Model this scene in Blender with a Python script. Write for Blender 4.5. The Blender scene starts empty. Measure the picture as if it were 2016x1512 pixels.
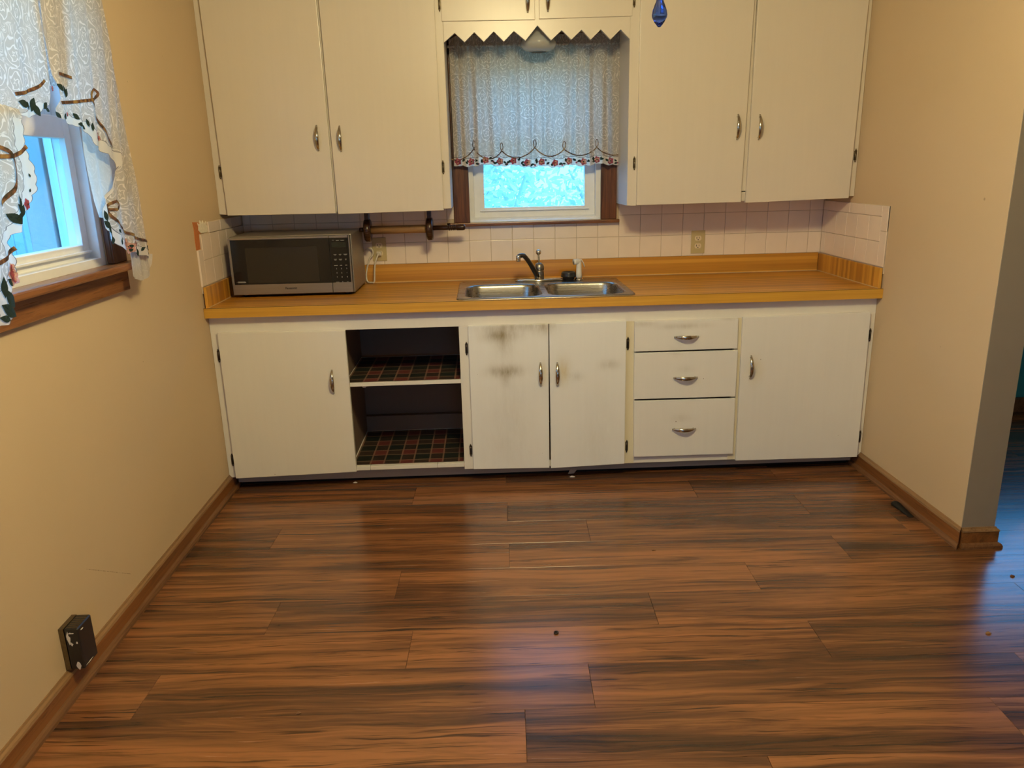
import bpy, bmesh, math, random
from mathutils import Vector, Matrix, noise as mnoise
random.seed(7)
PI = math.pi
sc = bpy.context.scene
COL = sc.collection

# ------------------------------------------------------------------ camera, world, lamps, exposure
CAM = Vector((1.2104, -3.9358, 1.4035)); YAW, PITCH, ROLL, FPX = .0308, .2746, -.0245, 1502.28
_fw = Vector((math.sin(YAW)*math.cos(PITCH), math.cos(YAW)*math.cos(PITCH), -math.sin(PITCH)))
_r = Vector((math.cos(YAW), -math.sin(YAW), 0)); _u = _r.cross(_fw)
_R0 = math.cos(ROLL)*_r + math.sin(ROLL)*_u; _R1 = -math.sin(ROLL)*_r + math.cos(ROLL)*_u
cam = bpy.data.objects.new('camera', bpy.data.cameras.new('camera')); COL.objects.link(cam)
cam.matrix_world = Matrix(((_R0.x, _R1.x, -_fw.x, CAM.x), (_R0.y, _R1.y, -_fw.y, CAM.y), (_R0.z, _R1.z, -_fw.z, CAM.z), (0, 0, 0, 1)))
cam.data.sensor_width = 36; cam.data.lens = FPX/2016*36; cam.data.clip_start = .02
sc.camera = cam
sc.view_settings.view_transform = 'Standard'; sc.view_settings.look = 'None'
sc.view_settings.gamma = 1; sc.view_settings.use_curve_mapping = False
sc.view_settings.exposure = 0.0
SKY_RGB, SKY_STRENGTH = (.12, .46, 1.0), 6.3
w = bpy.data.worlds.new('sky'); sc.world = w; w.use_nodes = True
w.node_tree.nodes['Background'].inputs[0].default_value = (*SKY_RGB, 1)
w.node_tree.nodes['Background'].inputs[1].default_value = SKY_STRENGTH
LAMP_RGB, LAMP_W = (1.0, .84, .45), 30.0
LAMPS = [(1.31, -2.44, 2.31), (1.55, -2.44, 2.31), (1.43, -2.64, 2.31)]
for p in LAMPS:
    l = bpy.data.lights.new('lamp_light', 'POINT'); l.energy = LAMP_W; l.color = LAMP_RGB; l.shadow_soft_size = .045
    o = bpy.data.objects.new('lamp_light', l); o.location = p; COL.objects.link(o)

def portal(loc, rot, sx, sy):
    l = bpy.data.lights.new('daylight_portal', 'AREA'); l.shape = 'RECTANGLE'; l.size = sx; l.size_y = sy
    l.cycles.is_portal = True
    o = bpy.data.objects.new('daylight_portal', l); o.location = loc; o.rotation_euler = rot; COL.objects.link(o)

def ray(u, v): return _R0*((u-1008)/FPX) - _R1*((v-756)/FPX) + _fw
def Yp(u, v, y): d = ray(u, v); return CAM + d*((y-CAM.y)/d.y)
def Xp(u, v, x): d = ray(u, v); return CAM + d*((x-CAM.x)/d.x)
def Zp(u, v, z): d = ray(u, v); return CAM + d*((z-CAM.z)/d.z)

# ------------------------------------------------------------------ dimensions
W = 2.951; DC = .6654; YB = -.622; YBD = -.6405; YU = -.329; YUF = -.311
H = .8599; T = .0423; HB = .092; ZU = 1.234; CEIL = 2.44; YE = -1.407
XL, XS = 1.061, 1.878

# ------------------------------------------------------------------ mesh builder
class MB:
    def __init__(s): s.v = []; s.f = []; s.m = []; s.sm = []
    def add(s, vs, fs, m=0, sm=False):
        b = len(s.v); s.v += [tuple(p) for p in vs]
        for f in fs: s.f.append([b+i for i in f]); s.m.append(m); s.sm.append(sm)
    def hexa(s, c, m=0):       # 8 corners: bottom 4 ccw, top 4 ccw
        s.add(c, [(3, 2, 1, 0), (4, 5, 6, 7), (0, 1, 5, 4), (1, 2, 6, 5), (2, 3, 7, 6), (3, 0, 4, 7)], m)
    def box(s, x0, x1, y0, y1, z0, z1, m=0):
        x0, x1 = sorted((x0, x1)); y0, y1 = sorted((y0, y1)); z0, z1 = sorted((z0, z1))
        s.hexa([(x0, y0, z0), (x1, y0, z0), (x1, y1, z0), (x0, y1, z0), (x0, y0, z1), (x1, y0, z1), (x1, y1, z1), (x0, y1, z1)], m)
    def panel(s, q, y0, y1, m=0):   # q: four (x,z) BL BR TR TL, front y0 to back y1
        (a, b), (c, d), (e, f), (g, h) = q
        s.hexa([(a, y0, b), (c, y0, d), (c, y1, d), (a, y1, b), (g, y0, h), (e, y0, f), (e, y1, f), (g, y1, h)], m)
    def prism(s, poly, fn, m=0):    # poly 2d; fn(p, side) gives the 3d point for side 0/1
        n = len(poly)
        s.add([fn(p, 0) for p in poly]+[fn(p, 1) for p in poly],
              [list(range(n)), list(range(2*n-1, n-1, -1))]+[(i, i+n, (i+1) % n+n, (i+1) % n) for i in range(n)], m)
    def tube(s, pts, r, n=10, m=0, sm=True, cap=True):
        pts = [Vector(p) for p in pts]; k = len(pts); rr = r if isinstance(r, (list, tuple)) else [r]*k
        vs = []; prev = None
        for i, p in enumerate(pts):
            t = (pts[min(i+1, k-1)]-pts[max(i-1, 0)]).normalized()
            if prev is None: a = t.cross(Vector((0, 0, 1)) if abs(t.z) < .9 else Vector((1, 0, 0))).normalized()
            else: a = (prev-t*prev.dot(t)).normalized()
            prev = a; b = t.cross(a)
            ra = rr[i] if isinstance(rr[i], (tuple, list)) else (rr[i], rr[i])
            for j in range(n):
                an = 2*PI*j/n; vs.append(p+a*math.cos(an)*ra[0]+b*math.sin(an)*ra[1])
        fs = [(i*n+j, i*n+(j+1) % n, (i+1)*n+(j+1) % n, (i+1)*n+j) for i in range(k-1) for j in range(n)]
        if cap: fs += [list(range(n-1, -1, -1)), list(range((k-1)*n, k*n))]
        s.add(vs, fs, m, sm)
    def lathe(s, prof, c, n=24, m=0, axis='z', sm=True):  # prof: (radius, height)
        c = Vector(c); vs = []
        for r, h in prof:
            for j in range(n):
                a = 2*PI*j/n; x, y = r*math.cos(a), r*math.sin(a)
                vs.append(c+Vector({'z': (x, y, h), 'y': (x, h, y), 'x': (h, x, y)}[axis]))
        k = len(prof)
        fs = [(i*n+j, i*n+(j+1) % n, (i+1)*n+(j+1) % n, (i+1)*n+j) for i in range(k-1) for j in range(n)]
        if prof[0][0] > 1e-5: fs.append(list(range(n-1, -1, -1)))
        if prof[-1][0] > 1e-5: fs.append(list(range((k-1)*n, k*n)))
        s.add(vs, fs, m, sm)
    def mesh(s, name, mats, bevel=0, seg=1):
        me = bpy.data.meshes.new(name); me.from_pydata(s.v, [], s.f)
        for i, p in enumerate(me.polygons): p.material_index = s.m[i]; p.use_smooth = s.sm[i]
        for m in (mats if isinstance(mats, (list, tuple)) else [mats]): me.materials.append(m)
        bm = bmesh.new(); bm.from_mesh(me)
        bmesh.ops.remove_doubles(bm, verts=bm.verts, dist=1e-6)
        if bevel:
            ed = [e for e in bm.edges if len(e.link_faces) == 2 and e.calc_face_angle(0) > .6]
            bmesh.ops.bevel(bm, geom=ed, offset=bevel, segments=seg, affect='EDGES', profile=.6, clamp_overlap=True)
        bmesh.ops.recalc_face_normals(bm, faces=bm.faces)
        bm.to_mesh(me); bm.free()
        return me

WL = {}
def adopt(o, parent):
    if parent is not None:
        o.parent = parent; o.matrix_parent_inverse = Matrix.Translation(-WL.get(parent.name, Vector()))
def obj(name, mb, mats, parent=None, bevel=0, seg=1, kind=None, label=None):
    me = mb if isinstance(mb, bpy.types.Mesh) else mb.mesh(name, mats, bevel, seg)
    o = bpy.data.objects.new(name, me); COL.objects.link(o); adopt(o, parent)
    if kind: o['kind'] = kind
    if label: o['label'] = label
    return o
def put(name, me, loc, rot=(0, 0, 0), parent=None, label=None):
    o = bpy.data.objects.new(name, me); COL.objects.link(o); adopt(o, parent); o.location = loc; o.rotation_euler = rot
    if label: o['label'] = label
    WL[o.name] = Vector()   # children of placed pieces are given in the same local frame
    return o
def thing(name, label, cat, loc, group=None):
    o = bpy.data.objects.new(name, None); COL.objects.link(o); o.location = loc; o.empty_display_size = .05
    WL[o.name] = Vector(loc); o['label'] = label; o['category'] = cat
    if group: o['group'] = group
    return o
def tag(o, label, cat, group=None):
    o['label'] = label; o['category'] = cat
    if group: o['group'] = group
    return o
def bx(*a):
    m = MB(); m.box(*a); return m

# ------------------------------------------------------------------ materials
class NT:
    def __init__(s, name):
        s.mat = bpy.data.materials.new(name); s.mat.use_nodes = True; s.t = s.mat.node_tree
        s.b = s.t.nodes['Principled BSDF']; s.out = s.t.nodes['Material Output']
    def n(s, typ, **kw):
        nd = s.t.nodes.new(typ)
        for k, v in kw.items():
            if k == 'i':
                for a, b in v.items(): s.set(nd, a, b)
            else: setattr(nd, k, v)
        return nd
    def set(s, nd, key, val):
        inp = nd.inputs[key]
        if isinstance(val, bpy.types.NodeSocket): s.t.links.new(val, inp)
        elif isinstance(val, bpy.types.Node): s.t.links.new(val.outputs[0], inp)
        else:
            if inp.type == 'RGBA' and len(val) == 3: val = (*val, 1)
            inp.default_value = val
    def P(s, **kw):
        for k, v in kw.items(): s.set(s.b, {'col': 'Base Color', 'rough': 'Roughness', 'metal': 'Metallic', 'normal': 'Normal', 'spec': 'Specular IOR Level', 'trans': 'Transmission Weight', 'coat': 'Coat Weight', 'coatr': 'Coat Roughness', 'ior': 'IOR', 'alpha': 'Alpha', 'aniso': 'Anisotropic'}[k], v)
        return s.mat
    def math(s, op, a, b=None, c=None):
        i = {0: a}
        if b is not None: i[1] = b
        if c is not None: i[2] = c
        return s.n('ShaderNodeMath', operation=op, i=i).outputs[0]
    def vmath(s, op, a, b=None):
        i = {0: a}
        if b is not None: i[1] = b
        nd = s.n('ShaderNodeVectorMath', operation=op, i=i)
        return nd.outputs['Value'] if op in ('LENGTH', 'DISTANCE', 'DOT_PRODUCT') else nd.outputs[0]
    def coord(s, k='Object'): return s.n('ShaderNodeTexCoord').outputs[k]
    def pos(s): return s.n('ShaderNodeNewGeometry').outputs['Position']
    def scale(s, v, x, y, z): return s.vmath('MULTIPLY', v, (x, y, z))
    def noise(s, v, sc_, det=3, rough=.5, dist=0, out=0):
        return s.n('ShaderNodeTexNoise', i={'Vector': v, 'Scale': sc_, 'Detail': det, 'Roughness': rough, 'Distortion': dist}).outputs[out]
    def ramp(s, f, stops):
        nd = s.n('ShaderNodeValToRGB', i={0: f}); cr = nd.color_ramp
        while len(cr.elements) < len(stops): cr.elements.new(.5)
        for e, (p, c) in zip(cr.elements, stops):
            e.position = p; e.color = (c, c, c, 1) if isinstance(c, (int, float)) else (*c, 1)
        return nd.outputs[0]
    def mix(s, f, a, b, mode='MIX'):
        nd = s.n('ShaderNodeMix', data_type='RGBA', blend_type=mode)
        s.set(nd, 0, f); s.set(nd, 6, a); s.set(nd, 7, b); return nd.outputs[2]
    def bump(s, h, st=.2, d=.002):
        return s.n('ShaderNodeBump', i={'Height': h, 'Strength': st, 'Distance': d}).outputs[0]
    def xyz(s, v): return s.n('ShaderNodeSeparateXYZ', i={0: v}).outputs
    def comb(s, x, y, z): return s.n('ShaderNodeCombineXYZ', i={0: x, 1: y, 2: z}).outputs[0]

def flat(name, col, rough=.5, metal=0, var=.06, scale=30, spec=.5):
    t = NT(name); nz = t.noise(t.pos(), scale, 3)
    c = t.mix(nz, tuple(k*(1-var) for k in col), tuple(min(1, k*(1+var)) for k in col))
    return t.P(col=c, rough=rough, metal=metal, spec=spec)

def paint(name, col, rough=.38, stains=(), dirt=.0, spots=0.0):
    t = NT(name); p = t.pos()
    n1 = t.noise(p, 3.0, 4, .6); c = t.mix(n1, tuple(k*.93 for k in col), col)
    gr = t.noise(t.scale(p, 60, 60, 2.2), 1, 4, .6)
    c = t.mix(t.math('MULTIPLY', gr, .10), c, tuple(k*.55 for k in col))
    for (x, z, rx, rz, st, sc_) in stains:     # worn / greasy patches on the paint
        v = t.vmath('MULTIPLY', t.vmath('SUBTRACT', p, (x, 0, z)), (1/rx, 0, 1/rz))
        d = t.vmath('LENGTH', v); f = t.math('POWER', 2.718, t.math('MULTIPLY', t.math('MULTIPLY', d, d), -1.0))
        f = t.math('MULTIPLY', f, t.math('MULTIPLY', t.ramp(t.noise(t.scale(p, 30, 30, 8), 1, 5, .7), [(.25, 0.15), (.7, 1)]), st))
        c = t.mix(f, c, sc_)
    if spots:
        vd = t.n('ShaderNodeTexVoronoi', i={'Vector': p, 'Scale': 17.0}).outputs['Distance']
        m = t.math('LESS_THAN', vd, t.math('MULTIPLY', t.ramp(t.noise(p, 9, 2), [(.5, 0), (.72, 1)]), spots))
        c = t.mix(t.math('MULTIPLY', m, .75), c, (.16, .09, .05))
    b = t.bump(t.math('ADD', gr, t.math('MULTIPLY', n1, .4)), .10, .0012)
    return t.P(col=c, rough=rough, normal=b)

CREAM = (.725, .650, .555)
M = {}
M['cab'] = paint('cabinet_paint', CREAM, .30)
M['base'] = paint('base_cabinet_paint', (.85, .81, .73), .34, spots=.07)
ST = (.27, .21, .10)
M['sinkdoor'] = paint('stained_door_paint', (.90, .90, .88), .36, spots=.07, stains=(
    (1.265, .700, .075, .028, 1.0, ST), (1.32, .735, .14, .018, .6, ST), (1.455, .735, .05, .035, .7, ST), (1.28, .665, .035, .06, .5, ST), (1.285, .535, .07, .026, .95, ST),
    (1.285, .50, .02, .04, .35, ST), (1.545, .53, .028, .055, .9, (.62, .50, .27)), (1.455, .52, .015, .05, .5, (.62, .50, .27)), (1.75, .55, .04, .022, .45, ST), (1.30, .30, .10, .25, .16, ST), (1.70, .2, .08, .2, .14, ST), (1.60, .50, .03, .02, .3, ST)))
M['drawer'] = paint('drawer_paint', (.86, .84, .80), .36, spots=.05, stains=((2.08, .715, .10, .012, .4, ST), (1.9, .73, .05, .012, .35, ST), (2.28, .745, .03, .01, .4, ST), (2.09, .515, .04, .018, .18, ST), (2.09, .285, .05, .02, .2, ST), (2.05, .60, .03, .02, .2, ST), (2.41, .50, .03, .06, .55, (.62, .50, .27))))
M['yellowed'] = paint('yellowed_stile_paint', (.80, .72, .52), .4, spots=.06)
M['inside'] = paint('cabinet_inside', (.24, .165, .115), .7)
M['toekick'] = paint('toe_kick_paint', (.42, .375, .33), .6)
# walls
t = NT('wall_paint'); p = t.pos(); n1 = t.noise(p, 2.2, 4); n2 = t.noise(p, 160, 3)
vd = t.n('ShaderNodeTexVoronoi', i={'Vector': p, 'Scale': 7.0}).outputs['Distance']
spot = t.math('LESS_THAN', vd, t.math('MULTIPLY', t.ramp(t.noise(p, 5, 2), [(.45, 0), (.75, 1)]), .035))
c = t.mix(n1, (.59, .45, .28), (.64, .49, .31)); c = t.mix(t.math('MULTIPLY', spot, .6), c, (.25, .16, .09))
o = t.xyz(p)     # a scratch on the left wall
sl = t.math('ABSOLUTE', t.math('SUBTRACT', o[2], t.math('ADD', .217, t.math('MULTIPLY', t.math('ADD', o[1], 1.743), -.637))))
sm = t.math('MULTIPLY', t.math('LESS_THAN', sl, .0013), t.math('LESS_THAN', t.math('ABSOLUTE', t.math('ADD', o[1], 1.743)), .12))
sm = t.math('MULTIPLY', sm, t.math('LESS_THAN', o[0], .02)); c = t.mix(t.math('MULTIPLY', sm, t.ramp(t.noise(p, 60, 2), [(.4, .1), (.55, .7)])), c, (.2, .12, .07))
M['wall'] = t.P(col=c, rough=.62, normal=t.bump(n2, .12, .002))
M['wall_end'] = flat('taupe_wall_end', (.29, .245, .195), .65, scale=9)  # darker and greyer than the rest of the wall
M['ceil'] = flat('ceiling_paint', (.78, .72, .62), .8)
M['teal'] = flat('teal_wall_paint', (.02, .30, .36), .55)
M['plaster_white'] = flat('torn_paper_facing', (.80, .74, .60), .9, var=.2, scale=120)
M['plaster_orange'] = flat('old_orange_adhesive', (.52, .17, .045), .8, var=.25, scale=90)
# tiles and grout
M['tile'] = flat('ceramic_tile', (.84, .71, .585), .22, var=.05, scale=14)
M['grout'] = flat('grout', (.60, .48, .36), .9, var=.15, scale=80)

def wood(name, dark, mid, light, axis=0, rough=.4, sx=1.3, sy=22., rnd=True, wav=0.):
    t = NT(name); v = t.coord('Object')
    if rnd:
        rn = t.n('ShaderNodeObjectInfo').outputs['Random']
        v = t.vmath('ADD', v, t.comb(t.math('MULTIPLY', rn, 37.), t.math('MULTIPLY', rn, 91.), t.math('MULTIPLY', rn, 13.)))
    if wav:   # slow wander of the grain, tighter around knots
        wn = t.noise(t.scale(v, 2.2, 6.5, 6.5), 1, 3, .55)
        v = t.vmath('ADD', v, t.comb(0., t.math('MULTIPLY', t.math('SUBTRACT', wn, .5), wav), 0.))
    s_ = [sy, sy, sy]; s_[axis] = sx
    big = t.noise(t.scale(v, *[k*.32 for k in s_]), 1, 3, .55, 1.2)
    med = t.noise(t.scale(v, *s_), 1, 6, .62, 1.6)
    fine = t.noise(t.scale(v, *[k*(6 if i != axis else 2.5) for i, k in enumerate(s_)]), 1, 4, .6)
    f = t.math('ADD', t.math('MULTIPLY', big, .5), t.math('ADD', t.math('MULTIPLY', med, .42), t.math('MULTIPLY', fine, .16)))
    c = t.ramp(f, [(.39, dark), (.50, mid), (.63, light)])
    dk = t.ramp(t.noise(t.scale(v, *[k*1.9 if i != axis else k*1.2 for i, k in enumerate(s_)]), 1, 5, .68, 2.2), [(.57, 0), (.68, 1)])
    c = t.mix(t.math('MULTIPLY', dk, .72), c, tuple(k*.55 for k in dark))
    if wav:   # thin dark pores and streaks
        d2 = t.ramp(t.noise(t.scale(v, *[k*4.6 if i != axis else k*1.9 for i, k in enumerate(s_)]), 1, 3, .6, .8), [(.60, 0), (.66, 1)])
        c = t.mix(t.math('MULTIPLY', d2, .75), c, tuple(k*.5 for k in dark))
    if rnd:
        g = t.math('ADD', t.math('MULTIPLY', t.math('FRACT', t.math('MULTIPLY', rn, 7.31)), .20), .90)
        c = t.mix(1.0, c, t.comb(g, g, g), 'MULTIPLY')
    rr = t.math('ADD', t.math('MULTIPLY', fine, .16), rough-.08)
    return t.P(col=c, rough=rr, normal=t.bump(t.math('ADD', med, t.math('MULTIPLY', fine, .6)), .06, .001), spec=.62 if wav else .35)

M['floor'] = wood('laminate_floor', (.036, .019, .012), (.118, .050, .022), (.285, .117, .043), 0, .24, 1.0, 17., True, .045)
M['casing'] = wood('dark_stained_pine', (.035, .012, .005), (.085, .028, .009), (.15, .05, .015), 2, .38, 3., 60., False)
M['stool'] = wood('stained_pine_sill', (.07, .024, .009), (.16, .062, .022), (.25, .10, .035), 0, .3, 3., 60., False)
M['stool_y'] = wood('stained_pine_sill_side', (.085, .030, .010), (.19, .072, .022), (.27, .11, .035), 1, .3, 3., 60., False)
M['basey'] = wood('baseboard_wood', (.13, .055, .018), (.22, .085, .025), (.28, .115, .035), 1, .35, 1.5, 30., False)
M['cap'] = wood('baseboard_cap_wood', (.16, .085, .038), (.23, .125, .055), (.29, .165, .075), 1, .42, 1.5, 40., False)
M['cap_dark'] = wood('baseboard_shoe_wood', (.07, .032, .014), (.14, .062, .025), (.20, .095, .04), 1, .42, 1.5, 40., False)
M['turned'] = wood('dark_turned_wood', (.022, .009, .005), (.045, .018, .009), (.075, .032, .014), 0, .28, 8., 70., False)
M['roller'] = wood('pale_roller_wood', (.20, .105, .04), (.29, .155, .06), (.36, .20, .08), 0, .42, 9., 60., False)
# laminate butcher block: staves along one axis, random tone per stave
def block(name, axis, across, wd):
    t = NT(name); v = t.pos(); o = t.xyz(v)
    a = o[across]; al = o[axis]
    wob = t.math('MULTIPLY', t.noise(t.scale(v, *[.5 if i == axis else 0 for i in range(3)]), 1, 1), .0)
    st = t.math('FLOOR', t.math('DIVIDE', t.math('ADD', a, wob), wd))
    r = t.n('ShaderNodeTexWhiteNoise', noise_dimensions='1D', i={'W': st}).outputs['Value']
    s_ = [45., 45., 45.]; s_[axis] = 1.3
    g = t.noise(t.vmath('ADD', t.scale(v, *s_), t.comb(t.math('MULTIPLY', r, 30.), 0., t.math('MULTIPLY', r, 9.))), 1, 5, .6, .6)
    f = t.math('ADD', t.math('MULTIPLY', r, .55), t.math('MULTIPLY', g, .55))
    c = t.ramp(f, [(.22, (.37, .15, .020)), (.5, (.54, .25, .034)), (.85, (.70, .36, .055))])
    return t.P(col=c, rough=.30, normal=t.bump(g, .03, .001))
M['block'] = block('laminate_block_top', 0, 1, .022)
M['block_back'] = block('laminate_block_back', 0, 2, .017)
M['block_side'] = block('laminate_block_side', 2, 1, .021)
t = NT('laminate_edge'); g = t.noise(t.scale(t.pos(), 2., 90, 90), 1, 5, .6)
M['edge'] = t.P(col=t.ramp(g, [(.3, (.54, .27, .032)), (.7, (.68, .37, .05))]), rough=.34)
M['seam'] = flat('dark_seam', (.05, .025, .012), .7)
M['caulk'] = flat('pale_caulk', (.62, .45, .24), .6)
# metals, plastics
t = NT('brushed_steel'); g = t.noise(t.scale(t.pos(), 4, 160, 160), 1, 4)
M['steel'] = t.P(col=t.mix(g, (.29, .275, .25), (.42, .40, .37)), metal=1., rough=t.math('ADD', t.math('MULTIPLY', g, .12), .22), normal=t.bump(g, .04, .001))
M['chrome'] = flat('chrome', (.66, .64, .60), .12, 1, .03)
M['pull'] = flat('worn_chrome_pull', (.52, .48, .41), .16, 1, .12, 60)
M['chrome_dull'] = flat('limescaled_chrome', (.34, .31, .27), .34, 1, .25, 90)
M['spoutm'] = flat('dulled_spout_chrome', (.13, .12, .11), .28, 1, .2, 60)
M['hinge'] = flat('aged_hinge_metal', (.20, .165, .11), .40, 1, .3, 120)
M['hinge_dark'] = flat('dark_hinge_metal', (.07, .055, .045), .42, .9, .3, 120)
M['white_pl'] = flat('white_plastic', (.83, .79, .72), .35)
M['vinyl'] = flat('white_vinyl', (.80, .80, .79), .35)
M['almond'] = flat('almond_cover_plate', (.52, .42, .21), .35, var=.05)
M['almond_l'] = flat('ivory_receptacle', (.72, .61, .42), .3)
M['black'] = flat('black_plastic', (.018, .017, .017), .32)
M['rubber'] = flat('black_rubber', (.010, .010, .010), .6, spec=.2)
M['blackgloss'] = flat('black_glass', (.006, .006, .006), .10)
M['mwwin'] = flat('microwave_window_mesh', (.022, .018, .013), .22)
M['lcd'] = flat('unlit_display', (.018, .020, .012), .2)
M['mwtext'] = flat('panel_print', (.34, .33, .31), .6)
M['mwcase'] = flat('microwave_case_paint', (.235, .20, .16), .36, .25, .05)
t = NT('microwave_steel'); g = t.noise(t.scale(t.pos(), 3, 120, 220), 1, 4)
M['mwsteel'] = t.P(col=t.mix(g, (.25, .215, .18), (.32, .28, .235)), metal=.6, rough=.36)
M['cordw'] = flat('white_cord', (.70, .64, .54), .45)
def glass(name, col, rough=.0, ior=1.45):
    t = NT(name); return t.P(col=col, rough=rough, trans=1., ior=ior)
t = NT('pressed_glass_shade'); M['glass'] = t.P(col=(.86, .87, .86), rough=.12, trans=.62, ior=1.45)
M['blueglass'] = glass('blue_glass', (.10, .22, 1.0), .03)
# window pane: thin glass, partly a mirror, mostly clear
t = NT('window_pane'); geo = t.n('ShaderNodeNewGeometry'); fc = t.math('ABSOLUTE', t.vmath('DOT_PRODUCT', geo.outputs['Normal'], geo.outputs['Incoming']))
fr = t.math('ADD', .035, t.math('MULTIPLY', t.math('POWER', t.math('SUBTRACT', 1., fc), 5.), .9)); tr = t.n('ShaderNodeBsdfTransparent', i={0: (.93, .97, .98, 1)})
gl = t.n('ShaderNodeBsdfGlossy', i={0: (1, 1, 1, 1), 'Roughness': .02}); mx = t.n('ShaderNodeMixShader', i={0: fr, 1: tr, 2: gl})
t.t.links.new(mx.outputs[0], t.out.inputs[0]); M['pane'] = t.mat
# lace: woven rose pattern, thin cloth that lets light through
def lace(name, ground, thread, tr_g, tr_t, band=True):
    t = NT(name); uv = t.n('ShaderNodeUVMap').outputs[0]
    wv = t.vmath('ADD', uv, t.vmath('MULTIPLY', t.vmath('SUBTRACT', t.noise(uv, 16, 2, .5, 0, 1), (.5, .5, .5)), (.030, .030, 0)))
    def roses(scale, freq, off, arms, pet):
        p_ = t.vmath('ADD', wv, off)
        vo = t.n('ShaderNodeTexVoronoi', voronoi_dimensions='2D', i={'Vector': p_, 'Scale': scale, 'Randomness': .7})
        d = vo.outputs['Distance']; q = t.xyz(t.vmath('SUBTRACT', p_, vo.outputs['Position']))
        th = t.math('ARCTAN2', q[1], q[0])
        petal = t.math('MULTIPLY', t.math('ABSOLUTE', t.math('SINE', t.math('ADD', t.math('MULTIPLY', th, 2.5), t.math('MULTIPLY', d, 11.)))), pet)
        nz = t.noise(wv, scale*4.5, 2)
        ph = t.math('ADD', t.math('MULTIPLY', t.math('ADD', d, petal), freq), t.math('ADD', t.math('MULTIPLY', th, arms), t.math('MULTIPLY', nz, 1.5)))
        return t.ramp(t.math('SINE', ph), [(.50, 0), (.80, 1)]), d
    a, d = roses(11.2, 40., (0, 0, 0), 1., .07); b, _ = roses(25., 19., (3.3, 1.7, 0), 2., .25)
    b = t.math('MULTIPLY', b, .8)
    far = t.ramp(d, [(.43, 0), (.49, 1)])
    pat = t.mix(far, a, b)
    band_d = t.n('ShaderNodeAttribute', attribute_name='band').outputs['Fac']
    inb = t.math('LESS_THAN', band_d, .040); line = t.math('LESS_THAN', t.math('ABSOLUTE', t.math('SUBTRACT', band_d, .0405)), .0012)
    edge = t.math('LESS_THAN', band_d, .0016)
    if band: pat = t.mix(inb, pat, (1, 1, 1))
    col = t.mix(pat, ground, thread)
    if band:
        col = t.mix(inb, col, (.86, .83, .78)); col = t.mix(t.math('MULTIPLY', t.math('MAXIMUM', line, edge), .8), col, (.10, .08, .09))
    df = t.n('ShaderNodeBsdfDiffuse', i={0: col}); tl = t.n('ShaderNodeBsdfTranslucent', i={0: t.mix(1.0, col, (1., .78, .66), 'MULTIPLY')})
    f = t.math('ADD', t.math('MULTIPLY', pat, tr_t-tr_g), tr_g)
    m1 = t.n('ShaderNodeMixShader', i={0: f, 1: df, 2: tl})
    t.set(df, 'Normal', t.bump(pat, .25, .001))
    t.t.links.new(m1.outputs[0], t.out.inputs[0]); return t.mat
M['lace'] = lace('lace_cloth', (.60, .56, .52), (.90, .88, .85), .46, .50)
M['lining'] = lace('curtain_underside', (.80, .80, .78), (.88, .88, .86), .55, .55, False)
def cloth(name, col, tr=.35):
    t = NT(name); df = t.n('ShaderNodeBsdfDiffuse', i={0: (*col, 1)}); tl = t.n('ShaderNodeBsdfTranslucent', i={0: (*col, 1)})
    nz = t.noise(t.pos(), 200, 2); c = t.mix(nz, tuple(k*.6 for k in col), tuple(min(1, k*1.4) for k in col)); t.set(df, 0, c); t.set(tl, 0, c)
    m1 = t.n('ShaderNodeMixShader', i={0: tr, 1: df, 2: tl}); t.t.links.new(m1.outputs[0], t.out.inputs[0]); return t.mat
M['p_leaf'] = cloth('print_leaf_green', (.035, .055, .05)); M['p_pink'] = cloth('print_petal_rose', (.42, .10, .14)); M['p_pale'] = cloth('print_petal_blush', (.66, .38, .32))
t = NT('ribbon_trim'); nz = t.noise(t.pos(), 55, 2)
M['ribbon'] = t.P(col=t.ramp(nz, [(.38, (.03, .02, .012)), (.5, (.13, .05, .03)), (.62, (.24, .15, .05))]), rough=.6)
PRINTS = [M['p_leaf'], M['p_pink'], M['p_pale']]
# plaid shelf liner
t = NT('plaid_liner'); o = t.xyz(t.pos()); PL = .137
def band_(c, off, lo, hi):
    f = t.math('FRACT', t.math('DIVIDE', t.math('ADD', c, off), PL)); return t.math('MULTIPLY', t.math('GREATER_THAN', f, lo), t.math('LESS_THAN', f, hi))
bx_, by_ = band_(o[0], 5.018, .30, .82), band_(o[1], 5.05, .30, .82)
lx, ly = t.math('ADD', band_(o[0], 5.018, .31, .36), band_(o[0], 5.018, .76, .81)), t.math('ADD', band_(o[1], 5.05, .31, .36), band_(o[1], 5.05, .76, .81))
c = t.mix(t.math('MULTIPLY', t.math('ADD', bx_, by_), .5), (.007, .013, .010), (.05, .022, .014))
c = t.mix(t.math('MULTIPLY', bx_, by_), c, (.12, .022, .018))
c = t.mix(t.math('MULTIPLY', t.math('MINIMUM', t.math('ADD', lx, ly), 1.), .42), c, (.36, .25, .16))
M['plaid'] = t.P(col=c, rough=.6)
# outdoors
M['lawn'] = flat('lawn', (.30, .42, .24), .9, var=.3, scale=6)
M['leafp'] = flat('pale_garden_leaves', (.80, .80, .70), .7, var=.25, scale=7)
M['trunk'] = flat('garden_bark', (.60, .57, .50), .9, var=.2)
M['siding'] = flat('pale_outside_siding', (.36, .42, .44), .7, var=.06, scale=3)

# ------------------------------------------------------------------ room shell (structure)
def struct(name, mb, m, parent=None, bevel=0): return obj(name, mb, m, parent, bevel, kind='structure')
WT = .13
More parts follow.
